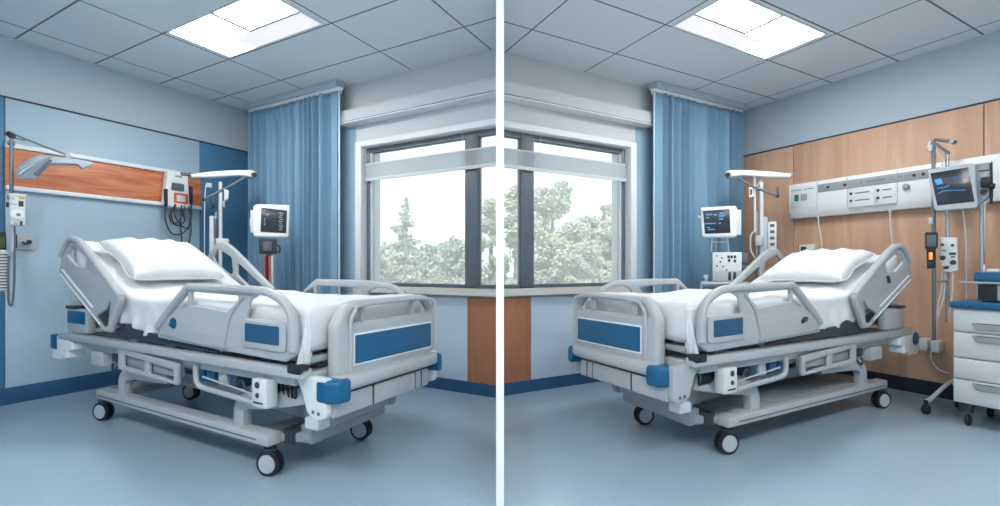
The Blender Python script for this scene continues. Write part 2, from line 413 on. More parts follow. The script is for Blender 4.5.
# right side wall: tan veneer boards with seams
for k, (a, b) in enumerate(((.003, .578), (.584, 1.974), (1.980, 3.4), (3.406, 5.6))):
    st('R', 'trim_%d' % (31+k), MB().box(0, .014, a, b, .12, 2.285, .002), 'wood_tan')
st('R', 'trim_35', MB().box(0, .020, .003, 5.6, 2.286, 2.298), 'trim_line')
st('R', 'trim_36', MB().box(0, .006, .003, 5.6, .12, 2.28), 'trim_line')
st('R', 'baseboard_right', MB().box(0, .016, .0, 5.6, 0, .12, .002), 'baseboard_dark')

# ------------------------------------------------------------------ ceiling lights
def troffer(side, u, v, label, w=1.11, d=.48):
    t = thing('ceiling_light', label, 'ceiling light', side, u, v, ZC, 'recessed ceiling lights'); sy = SY[side]
    m = MB()
    m.plate([(0, 0), (w, 0), (w, d), (0, d)], [[(.012, .012), (w-.012, .012), (w-.012, d-.012), (.012, d-.012)]], -.012, 0, .002, 'xy')
    m.build('frame', 'white_trim', t, sy)
    MB().box(.540, .570, .20, d-.012, -.014, -.001).build('divider', 'grey_label', t, sy); MB().box(.545, w-.012, .186, .204, -.012, -.001).build('divider', 'grey_label', t, sy)
    m = MB(); m.box(.012, .330, .012, d-.012, -.007, -.001); m.box(.330, .545, .19, d-.012, -.007, -.001); m.box(.565, w-.012, .205, d-.012, -.007, -.001); m.build('diffuser', 'lamp', t, sy)
    m = MB(); m.box(.330, w-.012, .012, .19, -.0065, -.001); m.build('side_diffuser', 'lamp_dim', t, sy)
troffer('L', 1.17, .93, 'square recessed ceiling light above the bed in the left room')
troffer('R', 1.075, .945, 'square recessed ceiling light above the bed in the right room')
for side, nm in (('L', 'left'), ('R', 'right')):  # unseen troffers added out of view as fill light
    troffer(side, 1.2, 3.45, 'added unseen ceiling light nearer the viewer over the side wall of the %s room' % nm)
    troffer(side, 4.55, 3.95, 'added fill light behind the viewer in the %s room' % nm)  # added to light the partition front and the footboards
    troffer(side, 3.3, 3.45, 'added unseen ceiling light overhead near the middle of the %s room' % nm)

# ------------------------------------------------------------------ curtains
def curtain(side, label, seed):
    rnd = random.Random(seed); sy = SY[side]; U1 = 1.35 if side == 'L' else 1.31
    OFF = .215 if side == 'L' else .185
    t = thing('curtain', label, 'curtain', side, OFF, .13, 0, 'blue floor-length curtains')
    # irregular folds: phase grows unevenly along the width
    K = 420; ph = [0]; amp = []
    f1, f2, f3 = rnd.uniform(0, 6), rnd.uniform(0, 6), rnd.uniform(0, 6)
    for i in range(K):
        x = i/K; ph.append(ph[-1] + (1+.45*math.sin(9*x+f1)+.3*math.sin(23*x+f2))*2*PI*11.5/K)
    flat0 = (U1-.115)/U1
    def fn(i, j):
        u = .02 + (U1-.02)*i; z = 2.715 - j*(2.715-.10); dz = 2.715-z
        k = min(K, int(i*K)); a = .058*(.75+.35*math.sin(7*i+f3))
        p = ph[k] + .35*math.sin(2.1*z+7*i)*min(1, dz)
        top = max(0, 1-dz/.20)
        sn = math.sin(p); y = a*math.copysign(abs(sn)**.75, sn)*(1-.45*top) + .006*math.sin(2.3*p+1.1)*(1-.3*top)
        if top > 0:    # pinch pleats below the heading tape
            y += (.060*abs(math.sin(p*.5+.6*math.sin(p)))**.5-.034)*min(1, .35+dz/.12)*min(1, top*1.6)
        u += .010*math.sin(p+.9)*(1-top)
        if i > flat0: y = y*max(0, 1-(i-flat0)/.02) + .012*min(1, (i-flat0)/.02)
        return (u, y, z)
    MB().grid(K, 46, fn, two=.003).build('curtain_cloth', 'curtain', t, sy, ang=60)
    MB().box(U1-.002, U1+.020, .003, .011, .10, 2.715, .003).build('lit_edge_hem', 'lit_hem', t, sy)  # pale hem strip; window light is put into its colour
    tr = thing('curtain_track', 'pale ceiling-mounted track board carrying the blue curtain of the %s room' % ('left' if side == 'L' else 'right'), 'curtain track', side, OFF-.11, .03, 2.722, 'curtain tracks')
    MB().box(.07, U1+.125, 0.045, .150, .030, ZC-2.722, .004).build('track_board', 'wall_up', tr, sy)
    m = MB(); m.box(.10, U1+.13, .085, .115, -.001, .031, .002)
    m.build('track_rail', 'white_trim', tr, sy)
    m = MB()
    m.cyl((U1+.13, .10, .012), (U1+.155, .10, .012), .012); m.cyl((U1+.14, .10, .012), (U1+.14, .10, -.035), .006)
    m.build('end_stop', 'white', tr, sy)
curtain('L', 'blue pleated curtain beside the window in the left room', 3)
curtain('R', 'blue pleated curtain beside the window in the right room', 8)

# ------------------------------------------------------------------ the beds
PX = 1
def mirror_y(m):   # duplicate everything mirrored across y = 0
    pass
def caster(parent, x, y, sy, r=.062, flip=1, turn=0):
    R = Matrix.Translation((x, y, 0)) @ Matrix.Rotation(turn, 4, 'Z')
    m = MB(); m.cyl((0, 0, 2*r+.004), (0, 0, .165), .013)
    m.box(-.030, .030, -.005, .005, r+.012, 2*r+.012, .004); m.cyl((0, -.006, r), (0, .006, r), .018)
    m.cyl((0, 0, 2*r), (0, 0, 2*r+.012), .030, seg=16)
    bmesh.ops.transform(m.bm, matrix=R, verts=m.bm.verts)
    c = m.build('caster', 'dark', parent, sy)
    for s in (-1, 1):
        m = MB(); m.cyl((0, s*.006, r), (0, s*.028, r), r, seg=32, bev=.005)
        bmesh.ops.transform(m.bm, matrix=R, verts=m.bm.verts); w = m.build('wheel', 'rubber', c, sy)
        m = MB(); m.cyl((0, s*.024, r), (0, s*.0315, r), r*.74, seg=32, bev=.003); m.cyl((0, s*.030, r), (0, s*.0345, r), .014, seg=16); m.box(.002, .018, s*.0310-.002, s*.0310+.002, r+.012, r+.024)
        bmesh.ops.transform(m.bm, matrix=R, verts=m.bm.verts); m.build('hub_cap', 'pale_grey', c, sy)
    return c

HEAD = [(.215, 1.262), (.085, 1.15), (.020, 1.015), (.045, .975), (.715, .630), (.815, .628), (.838, .70), (.945, .855), (.915, .900), (.47, 1.185), (.33, 1.255)]
def side_rail_head(y0, y1, far):
    o = fillet(HEAD, [.07, .06, .04, .03, .03, .04, .05, .04, .04, .08, .07], 5)
    win = fillet([(.155, 1.135), (.245, 1.205), (.46, 1.105), (.43, 1.045), (.30, 1.060)], [.02, .03, .02, .02, .03])
    if not far: holes = [win, fillet([(.58, .722), (.725, .775), (.80, .85), (.755, .672), (.69, .655)], .015)]
    else: holes = [fillet([(.165, 1.14), (.235, 1.205), (.42, 1.13), (.44, 1.0), (.40, .985), (.20, 1.085)], [.03, .03, .03, .03, .02, .03]),
                   fillet([(.50, 1.09), (.885, .862), (.82, .80), (.50, .985)], [.03, .02, .02, .03]),
                   fillet([(.235, 1.01), (.27, 1.02), (.44, .925), (.41, .895)], .02), fillet([(.52, .895), (.58, .895), (.66, .835), (.60, .80)], .025)]
    m = MB().plate(o, holes, y0, y1, .010)
    return m
FOOT = [(1.362, .640), (1.362, .715), (1.665, .938), (1.76, .955), (2.25, .953), (2.42, .935), (2.545, .86), (2.562, .76), (2.562, .645), (2.48, .605), (1.95, .618)]
def side_rail_foot(y0, y1):
    o = fillet(FOOT, [.015, .02, .06, .03, .05, .10, .08, .05, .05, .03, .05], 6)
    h = [fillet([(1.415, .742), (1.672, .905), (1.672, .836), (1.56, .806)], .010),
         fillet([(1.705, .915), (2.150, .905), (2.03, .822), (1.76, .842), (1.705, .838)], [.012, .02, .015, .01, .01]),
         fillet([(2.185, .795), (2.215, .885), (2.29, .915), (2.40, .905), (2.485, .86), (2.495, .795)], [.01, .04, .03, .04, .04, .01])]
    return MB().plate(o, h, y0, y1, .012)

def top_z(a):     # upper surface of the mattress along the bed
    P = [(-.05, 1.30), (.20, 1.205), (.80, .905), (.98, .862), (1.2, .856), (1.45, .866), (1.8, .862), (2.7, .860)]
    for (x0, z0), (x1, z1) in zip(P, P[1:]):
        if a <= x1:
            t = (a-x0)/(x1-x0); t2 = t; return z0+(z1-z0)*t2
    return P[-1][1]
def top_s(a): return sum(top_z(a+d) for d in (-.08, -.04, 0, .04, .08))/5

def bed(side, U0, VC, label, blue_head):
    sy = SY[side]
    T = thing('hospital_bed', label, 'bed', side, U0, VC, 0, 'adjustable hospital beds')
    B = lambda m, n, mt, par=T, **k: m.build(n, mt, par, sy, **k)
    # --- wheeled base
    m = MB()
    m.box(.47, 2.29, .335, .415, .155, .215, .010); bf = B(m, 'base_rail', 'steel_paint')
    MB().box(.50, 2.20, .413, .4175, .178, .184).build('groove', 'groove', bf, sy)
    m = MB(); m.box(.40, 2.30, -.235, -.155, .155, .210, .010); bf2 = B(m, 'base_rail', 'steel_paint')
    m = MB(); m.box(.50, .62, -.16, .34, .16, .205, .008); B(m, 'cross_member', 'plastic_dark')
    m = MB(); m.plate(fillet([(.28, .148), (-.26, .160), (-.26, .215), (-.10, .235), (.28, .245)], .015), [], 2.36, 2.44, .008, 'yz'); m.plate(fillet([(2.12, -.26), (2.42, -.26), (2.42, .28), (2.28, .34), (2.12, .34)], .02), [], .158, .205, .008, 'xy'); B(m, 'cross_member', 'plastic_dark')
    m = MB(); m.box(2.285, 2.358, .10, .33, .150, .225, .006); B(m, 'end_channel', 'dark')
    m = MB(); m.box(.62, 2.12, -.10, .03, .19, .275, .012); B(m, 'base_beam', 'plastic')
    if side == 'R': m = MB(); m.box(.64, 2.14, .035, .33, .196, .214, .006); B(m, 'base_cover', 'plastic_dark')
    for x, y in ((.48, .375), (2.255, .375), (.48, -.195), (2.30, -.205)): caster(T, x, y, sy, .063, 1, -.30)
    # --- lifting gear
    global XMAP
    for y in (.362, -.195):
        m = MB(); m.tube([(.75, y, .205), (.75, y, .27), (.76, y, .31), (.80, y, .345), (.88, y, .365), (1.20, y*.85, .36)], 0, sm=5, w=.055, h=.085)
        B(m, 'lift_arm', 'steel_paint')
        m = MB(); m.tube([(2.01, y, .205), (2.01, y, .28), (2.03, y, .325), (2.085, y, .350), (2.18, y*.98, .362), (2.34, y*.92, .39), (2.46, y*.85, .415)], 0, sm=5, w=.055, h=.088)
        B(m, 'lift_arm', 'steel_paint')
    m = MB(); m.tube([(.86, .0, .40), (1.2, .0, .385), (2.28, .0, .275)], 0, w=.30, h=.045); m.tube([(1.0, .10, .30), (2.2, .10, .235)], 0, w=.06, h=.07)
    B(m, 'lift_beam', 'steel_paint')
    m = MB(); m.tube([(.78, -.05, .24), (1.35, -.05, .34), (2.0, -.05, .46)], 0, w=.22, h=.03); B(m, 'lift_beam', 'plastic_dark')
    m = MB(); m.cyl((1.05, -.05, .36), (1.75, -.05, .31), .028); m.box(.88, 1.10, -.11, .03, .31, .43, .02); B(m, 'actuator', 'dark')
    m = MB(); m.plate(fillet([(2.34, .505), (2.34, .27), (2.40, .235), (2.53, .235), (2.56, .34), (2.56, .505)], .02), [], .20, .25, .008); m.plate(fillet([(2.34, .505), (2.34, .27), (2.40, .235), (2.53, .235), (2.56, .34), (2.56, .505)], .02), [], -.25, -.20, .008)
    m.box(2.36, 2.53, -.20, .20, .245, .31, .01)
    c = B(m, 'foot_column', 'plastic_dark')
    m = MB(); m.cyl((2.43, .246, .375), (2.43, .262, .375), .034); m.build('pivot_cap', 'dark', c, sy)
    # --- bed frame
    if side == 'R': XMAP = lambda c: Vector((c.x*.94+.185, c.y, c.z-.045*max(0, min(1, (1.0-c.x)/.8))*max(0, min(1, (c.z-.7)/.2))))
    m = MB()
    for s in (1, -1):
        m.box(.02, 2.60, s*.405, s*.465, .535, .582, .008); m.box(.35, 2.50, s*.34, s*.42, .485, .54, .006)
    m.box(.02, .10, -.41, .41, .50, .56, .01); m.box(2.5, 2.6, -.41, .41, .50, .56, .01)
    for x in (.7, 1.2, 1.7, 2.2): m.box(x, x+.06, -.38, .38, .50, .55, .006)
    B(m, 'bed_frame', 'plastic')
    m = MB()
    m.tube([(.10, 0, 1.04 if side == 'L' else .98), (.88, 0, .625)], 0, w=.82, h=.035); m.box(.90, 1.40, -.41, .41, .600, .632, .008); m.box(1.42, 2.60, -.41, .41, .600, .632, .008)
    B(m, 'mattress_deck', 'plastic_dark')
    m = MB()      # grey pocket edge of the deck between the rails
    m.plate(fillet([(.80, .60), (.80, .655), (.95, .695), (1.02, .665), (1.45, .640), (1.9, .605), (1.9, .592)], [.01, .02, .02, .02, .02, .01, .01]), [], .415, .435, .005); B(m, 'deck_edge', 'dark')
    m = MB()
    def cs(a0, a1, yb, zt, sgn):
        def f(i, j):
            a = a0+(a1-a0)*i; return (a, 0, 0)
    # mattress: rounded slab following the deck
    m = MB(); XS = XMAP
    XB = (lambda c: Vector((c.x*.94+.185, c.y, c.z-.085*max(0, min(1, (1.0-c.x)/.8))))) if side == 'R' else None
    XMAP = XB
    prof = [(-.40, .02), (-.40, .10), (-.385, .145), (-.35, .155), (.35, .155), (.385, .145), (.40, .10), (.40, .02), (.38, 0), (-.38, 0)]
    N = 60; t = bmesh.new(); rings = []
    for i in range(N+1):
        a = .10+(2.55-.10)*i/N; zt = top_s(a)-.012; s2 = (top_s(a+.02)-top_s(a-.02))/.04
        rings.append([t.verts.new((a + s2*0, y, zt-.205*(1+.25*abs(s2))+h*1.3*(1+.25*abs(s2)))) for y, h in prof])
    n = len(prof)
    for i in range(N):
        for k in range(n): t.faces.new((rings[i][k], rings[i][(k+1) % n], rings[i+1][(k+1) % n], rings[i+1][k]))
    t.faces.new(rings[0][::-1]); t.faces.new(rings[-1]); m._merge(t); B(m, 'mattress', 'mattress'); XMAP = XS
    # --- rails
    for y0, y1, far, dx in ((.440, .462, False, 0), (-.475, -.453, True, -.03)):
        m = side_rail_head(y0, y1, far); r = None
        dh = 0 if not far else (.16 if side == 'L' else -.02)
        bmesh.ops.translate(m.bm, vec=(dh, 0, 0), verts=m.bm.verts)
        r = B(m, 'head_side_rail', 'plastic')
        yo = y1 if not far else y0
        m = MB()    # raised tube along the upper edge, rib along the lower
        q = .012 if not far else -.012
        m.tube([(x+dh, yo, z) for x, z in ((.08, 1.13), (.13, 1.18), (.215, 1.238), (.33, 1.232), (.46, 1.167), (.88, .90), (.925, .862), (.915, .82), (.81, .655))], .021, sm=4)
        m.build('grip_edge', 'plastic', r, sy)
        if not far:
            m = MB(); m.tube([(.09, yo, 1.03), (.56, yo, .78)], .007); m.tube([(.055, yo, 1.00), (.66, yo, .675)], .005); m.build('rib', 'white', r, sy)
            m = MB(); m.sph((.40, yo+.001, 1.0) if side == 'R' else (2.9, yo, .2), .0); 
            m.bm.free()
            if side == 'R':
                m = MB(); m.box(.40, .44, yo-.004, yo+.006, .965, .995, .006); m.cyl((.41, yo, .985), (.455, yo+.01, 1.01), .010); m.build('rail_latch', 'dark', r, sy)
        m = side_rail_foot(y0, y1)
        if dx: bmesh.ops.translate(m.bm, vec=(-.10, 0, 0), verts=m.bm.verts)
        r = B(m, 'foot_side_rail', 'plastic'); d = -.10 if far else 0
        m = MB()
        m.tube([(1.385+d, yo, .70), (1.40+d, yo, .73), (1.665+d, yo, .925), (1.76+d, yo, .938), (2.25+d, yo, .936), (2.41+d, yo, .917), (2.515+d, yo, .855), (2.542+d, yo, .76), (2.54+d, yo, .66)], .022, sm=4)
        m.build('grip_edge', 'plastic', r, sy)
        m = MB(); m.tube([(2.175+d, yo, .90), (2.07+d, yo, .80), (2.02+d, yo, .66), (1.99+d, yo, .632), (1.40+d, yo, .66)], .006, sm=4); m.build('rib', 'plastic_dark', r, sy)
        if not far:
            o = fillet([(2.165, .655), (2.165, .79), (2.50, .785), (2.50, .65)], .03)
            m = MB(); m.plate(o, [], yo, yo+.010, .004); pf = m.build('panel_surround', 'plastic', r, sy)
            m = MB(); m.plate(fillet([(2.20, .685), (2.20, .775), (2.455, .770), (2.455, .682)], .008), [], yo+.009, yo+.0125, .001); m.build('inlay', 'navy', pf, sy)
            m = MB()
            if side == 'L':
                m.cyl((1.535, yo-.004, .735), (1.535, yo+.006, .735), .030, seg=24); m.box(1.50, 1.535, yo+.002, yo+.010, .715, .735, .006); m.build('rail_emblem', 'blue', r, sy)
            else:
                m.box(1.525, 1.57, yo-.004, yo+.008, .715, .745, .008); m.cyl((1.53, yo, .735), (1.585, yo+.006, .72), .012); m.build('rail_latch', 'dark', r, sy)
    # --- head end
    m = MB(); m.box(.005, .075, -.40, .40, .590, .80, .02); B(m, 'headboard', 'plastic')
    for s in (1, -1):
        m = MB(); m.box(.08, .40, s*.385, s*.435, .59, .755, .012); e = B(m, 'end_block', 'plastic')
        if s > 0:
            if blue_head: MB().box(.10, .37, .434, .440, .655, .74, .002).build('inlay', 'blue', e, sy)
            MB().box(.07, .22, .36, .442, .752, .775, .008).build('cap', 'dark', e, sy)
        m = MB(); m.plate(fillet([(-.10, .385), (-.10, .555), (.10, .56), (.24, .52), (.24, .47), (.16, .46), (.16, .405), (.06, .405), (.05, .385)], [.02, .02, .02, .01, .01, .01, .01, .01, .01]), [], s*.36, s*.46, .010)
        e = B(m, 'corner_bracket', 'white')
        m = MB()
        if side == 'L': m.box(-.108, -.005, s*.395, s*.466, .455, .56, .008)
        else: m.cyl((-.035, s*.40, .505), (-.035, s*.468, .505), .052, seg=24, bev=.008)
        m.build('corner_bumper', 'blue' if side == 'L' else 'navy', e, sy)
    m = MB(); m.box(-.09, .0, -.38, .38, .46, .52, .012); B(m, 'head_crossbar', 'plastic')
    m = MB(); m.box(.40, .58, .20, .42, .38, .48, .012); B(m, 'motor_housing', 'pale_grey')
    m = MB(); m.box(.60, .80, .10, .38, .41, .49, .012); m.tube([(.62, .38, .40), (.68, .40, .36), (.80, .40, .44)], .006, sm=4); B(m, 'motor', 'dark')
    # --- accessory holders on the near side
    m = MB(); m.plate(fillet([(.88, .405), (.88, .545), (1.560, .505), (1.560, .385)], .012), [fillet([(.94, .43), (.94, .505), (1.200, .488), (1.200, .420)], .006), fillet([(1.250, .418), (1.250, .485), (1.520, .468), (1.520, .402)], .006)], .436, .456, .004); B(m, 'accessory_holder', 'plastic')
    m = MB(); m.box(.92, 1.54, .405, .43, .42, .495, .004); B(m, 'holder_tray', 'plastic_dark')
    m = MB(); m.tube([(1.720, .442, .51), (1.720, .442, .44), (1.750, .442, .405), (1.840, .442, .395), (2.280, .442, .375)], .014, sm=5); m.tube([(1.780, .44, .455), (2.240, .44, .415)], .005); B(m, 'cable_guard', 'plastic')
    for k, (x, mt) in enumerate(((1.64, 'blue'), (1.74, 'navy'), (1.85, 'pale_grey'), (1.95, 'navy'))):
        m = MB(); m.box(x, x+.075, .28, .40, .41, .505, .008); B(m, 'battery_pack', mt)
    m = MB(); m.box(1.60, 2.10, .24, .275, .39, .505, .004); m.tube([(2.03, .41, .47), (2.06, .43, .44), (2.09, .42, .47), (2.12, .42, .43)], .006, sm=4); B(m, 'wiring', 'dark')
    m = MB(); m.box(2.23, 2.345, .395, .462, .365, .505, .010); e = B(m, 'control_box', 'offwhite')
    for z, r in ((.475, .016), (.425, .012)): MB().cyl((2.28, .458, z), (2.28, .466, z), r).build('knob', 'dark', e, sy)
    MB().box(2.25, 2.32, .460, .465, .385, .393).build('slot', 'dark', e, sy)
    m = MB()
    for k in range(5): m.tube([(2.30+.03*k, .33, .51), (2.29+.035*k, .36, .45), (2.33+.02*k, .35, .40)], .007, sm=4)
    B(m, 'hose_bundle', 'rubber')
    # --- foot end
    yn = .345 if side == 'L' else .300; yi = .238 if side == 'L' else .185
    FB = fillet([(-.435, .50), (-.435, .80), (-.345, .885), (.20, .885), (yn-.06, .865), (yn, .77), (yn, .49)], [.02, .05, .06, .04, .09, .06, .02], 6)
    hz = .775
    hole = fillet([(-.400, hz), (-.400, .80), (-.33, .852), (.19, .852), (.25, .825), (.262, hz)] if side == 'L' else [(-.400, hz), (-.400, .80), (-.33, .852), (.15, .852), (.21, .825), (.222, hz)], [.01, .03, .03, .03, .03, .01])
    m = MB(); m.plate(FB, [hole], 2.62, 2.69, .022, 'yz'); fb = B(m, 'footboard', 'plastic')
    for y, w in ((.155, .022), (-.245, .018)) if side == 'L' else ((.11, .05), (-.25, .045)):
        MB().box(2.64, 2.67, y-w/2, y+w/2, hz-.01, .862, .006).build('footboard_bar', 'plastic', fb, sy)
    m = MB(); m.tube([(2.693, -.415, .52), (2.693, -.415, .79), (2.693, -.34, .862), (2.693, yn-.185, .862), (2.693, yn-.11, .83), (2.693, yn-.085, .76), (2.693, yn-.085, .50)], .010, sm=4); m.build('grip_edge', 'plastic', fb, sy)
    m = MB(); m.plate(fillet([(-.385, .565), (-.385, .722), (yi, .725), (yi, .568)], .008), [], 2.687, 2.6935, .002, 'yz'); pf = m.build('inlay_border', 'white', fb, sy)
    m = MB(); m.plate(fillet([(-.378, .574), (-.378, .713), (yi-.007, .716), (yi-.007, .577)], .006), [], 2.6925, 2.696, .001, 'yz'); m.build('inlay', 'blue', pf, sy)
    m = MB(); m.tube([(2.76, -.41, .515), (2.77, -.35, .505), (2.775, .30, .505), (2.765, .37, .505), (2.74, .41, .505)], 0, sm=3, w=.07, h=.065) if False else m.box(2.645, 2.755, -.405, .37 if side == 'L' else .33, .470, .540, .028, seg=4)
    B(m, 'foot_bumper_bar', 'plastic')
    for s in (1, -1):
        y0, y1 = (.325 if side == 'L' else .285, .430 if side == 'L' else .395) if s > 0 else (-.425, -.36)
        m = MB(); m.plate(fillet([(2.64, y0), (2.64, y1), (2.71, y1), (2.768, y1-.03), (2.768, y0)] if s > 0 else [(2.64, y1), (2.64, y0), (2.71, y0), (2.768, y0+.03), (2.768, y1)], [.01, .03, .03, .03, .01]), [], .428, .535, .019, 'xy'); e = B(m, 'corner_bumper', 'blue')
        m = MB(); m.plate(fillet([(2.50, .545), (2.55, .47), (2.585, .375), (2.64, .345), (2.71, .365), (2.71, .545)], [.01, .04, .03, .03, .03, .01]), [], s*.385, s*.425, .008); e = B(m, 'corner_bracket', 'offwhite' if side == 'L' else 'plastic')
        if s > 0:
            m = MB(); m.cyl((2.63, .423, .385), (2.63, .4275, .385), .009, seg=12); m.cyl((2.665, .423, .382), (2.665, .4275, .382), .009, seg=12); m.build('screw_head', 'groove', e, sy)
    m = MB(); m.box(2.56, 2.715, -.33, .385, .352, .455, .012); d = B(m, 'foot_drawer', 'plastic')
    m = MB(); m.box(2.712, 2.717, .125, .135, .36, .452); m.box(2.712, 2.717, -.262, -.254, .36, .45); m.box(2.712, 2.717, -.205, -.201, .36, .45); m.box(2.58, 2.71, -.33, .36, .452, .468); m.build('drawer_seam', 'trim_line', d, sy)
    m = MB(); m.box(2.50, 2.60, .415, .47, .555, .60, .012); B(m, 'rail_end_cap', 'rubber')
    m = MB(); m.box(2.46, 2.56, .26, .34, .255, .315, .012); B(m, 'cable_box', 'offwhite')

    # --- bedding (lies on the bed)
    XMAP = XB
    sh = thing('bed_sheet', 'white rumpled sheet covering the mattress of the %s bed' % ('left' if side == 'L' else 'right'), 'sheet', side, U0, VC, 0, 'white bed sheets')
    rnd = random.Random(5 if side == 'L' else 9); f = [rnd.uniform(0, 6) for _ in range(12)]
    def nz(a, b): return (math.sin(5.1*a+3*b+f[0])+math.sin(9.3*a-5*b+f[1])*.6+math.sin(17*a+11*b+f[2])*.35+math.sin(29*a-13*b+f[5])*.18)
    def fn(i, j):
        a = min(2.595, .13 + (2.640-.13)*i); dz = max(0, (.13+(2.640-.13)*i-2.575)/.065); q = (j-.5)*2; s = 1 if q > 0 else -1; q = abs(q)
        zt = top_s(a); bw = .415
        z_low = max(.638, zt-.235) if a > .9 else zt-.20
        if q < .62:
            b = q/.62*(bw-.03); z = zt + .007*nz(a, s*b*2) + .006*math.sin(31*(a+.25*b*s)+4*math.sin(7*b))*math.exp(-((a-1.12)/.22)**2)
            z += .010*max(0, math.sin(3.4*(a-1.0)))*math.cos(b*3)
            if a > 2.0: z += .012*math.exp(-((a-2.45)/.12)**2)
        elif q < .74:
            t = (q-.62)/.12; b = bw-.03+.03*math.sin(t*PI/2); z = zt-.035*(1-math.cos(t*PI/2)) + .004*nz(a, s*.9)
        else:
            t = (q-.74)/.26; z = zt-.035-(zt-.035-z_low)*t
            fold = math.sin(26*a+f[3]+2*math.sin(6*a+f[6])+t*1.5)*.5+math.sin(43*a+f[4]-t*2)*.35+math.sin(14*a+f[7])*.4
            am = .018*t if not (.85 < a < 1.55) else .036*t
            if a > 2.5: am = .020*t
            b = bw + max(-.010, am*fold)*(1 if s > 0 else .8)
            z -= .012*t*math.sin(19*a+f[8])
            b = min(b, .434 if a < 2.4 else .420)
        if dz: z = z-(z-.66)*min(1, dz)**1.2
        return (a, s*b, z)
    MB().grid(230, 84, fn, two=.004).build('sheet_cloth', 'linen', sh, sy, ang=70)
    m = MB()    # the loose corner that hangs in front of the footboard end of the rail
    def fk(i, j):
        a = 2.52+.085*i; z = .835-.255*j*(1-.25*abs(i-.5)); y = .425+.018*math.sin(9*i+5*j)*j+.012*math.sin(22*i)*j
        return (a, y-.004, z)
    m.grid(24, 24, fk, two=.003); m.build('hanging_corner', 'linen', sh, sy, ang=70)
    pl = thing('pillow', 'plump white pillow on the raised backrest of the %s bed' % ('left' if side == 'L' else 'right'), 'pillow', side, U0, VC, 0, 'white pillows')
    ang = math.atan2(.30, .60); cz = top_s(.575)+.078
    R = Matrix.Translation((.575, .045, cz)) @ Matrix.Rotation(ang, 4, 'Y')
    def pf(L, Wd, H, up, flat):
        def f2(i, j):
            x = (i*2-1); y = (j*2-1)
            ex = (1-abs(x)**3.2)**.5 if abs(x) < 1 else 0; ey = (1-abs(y)**3.2)**.5 if abs(y) < 1 else 0
            h = H*ex**.8*ey**.8
            h *= 1 + .03*math.sin(5*x+2*y+f[9])+.025*math.sin(7*y-4*x+f[10])
            pin = 1-.07*(1-abs(x))*abs(y)**4 ; pin2 = 1-.05*(1-abs(y))*abs(x)**4
            crease = .010*math.exp(-((abs(x)-.75)/.12)**2)*math.sin(14*y+f[11])
            return (x*L/2*pin2, y*Wd/2*pin, (h+crease*ey) if up else -h*flat)
        return f2
    m = MB(); n = 48; PH = .098 if side == 'L' else .085
    m.grid(n, n, pf(.56, .60, PH, True, .55)); m.grid(n, n, pf(.56, .60, PH, False, .55))
    bmesh.ops.remove_doubles(m.bm, verts=m.bm.verts, dist=.0008)
    bmesh.ops.transform(m.bm, matrix=R, verts=m.bm.verts); m.build('pillow_body', 'pillow', pl, sy, ang=80)
    m = MB(); m.tube([(x*.28*.99, y*.30*.99, 0) for x, y in [(-1, -1), (-.97, 0), (-1, 1), (0, .94), (1, 1), (.97, 0), (1, -1), (0, -.94)]], .004, seg=6, sm=6, closed=False)
    bmesh.ops.transform(m.bm, matrix=R, verts=m.bm.verts); m.build('piping', 'pillow', pl, sy)
    XMAP = None
    return T

bed('L', .60, 1.385, 'grey adjustable hospital bed with blue footboard inlay, beside the orange wood wall rail', True)
bed('R', .27, 1.255, 'grey adjustable hospital bed with blue footboard inlay, beside the tan wood wall', False)

#PART2
# ------------------------------------------------------------------ wall rail with orange wood, left room
t = thing('wall_rail', 'long orange wood wall rail with white edges on the pale blue wall', 'wall rail', 'L', .014, .541, 0)
sy = -1
MB().box(0, .022, 0, 1.42, 1.672, 1.955, .002).build('wood_board', 'wood_orange', t, sy)
MB().box(0, .040, 0, 1.42, 1.957, 1.992, .006).build('edge_strip', 'white_trim', t, sy)
MB().box(0, .040, 0, 1.42, 1.636, 1.670, .006).build('edge_strip', 'white_trim', t, sy)

# intercom box with hanging black leads
t = thing('wall_call_unit', 'white wall unit with looped black leads at the end of the orange rail', 'wall unit', 'L', .056, .80, 1.62); sy = -1
m = MB(); m.plate(fillet([(-.105, .0), (-.085, .345), (.095, .345), (.125, .02), (.06, .0)], .02), [fillet([(-.045, .165), (-.04, .235), (.055, .235), (.062, .165)], .012)], 0, .075, .012, 'yz'); b = m.build('casing', 'white', t, sy)
MB().box(.062, .074, -.05, .06, .165, .235).build('recess', 'groove', b, sy)
m = MB(); m.box(.074, .079, -.085, .045, .045, .145, .003); b2 = m.build('orange_label', 'orange', t, sy)
m = MB(); m.box(.078, .081, -.06, .02, .065, .125, .001); b3 = m.build('white_square', 'white', b2, sy)
m = MB(); m.box(.074, .0775, -.03, .03, .295, .315, .001); m.build('maker_label', 'grey_label', t, sy)
MB().box(.05, .09, -.125, -.098, .05, .225, .010).build('handset', 'rubber', t, sy)
MB().box(.05, .09, .098, .122, .0, .17, .010).build('handset', 'rubber', t, sy)
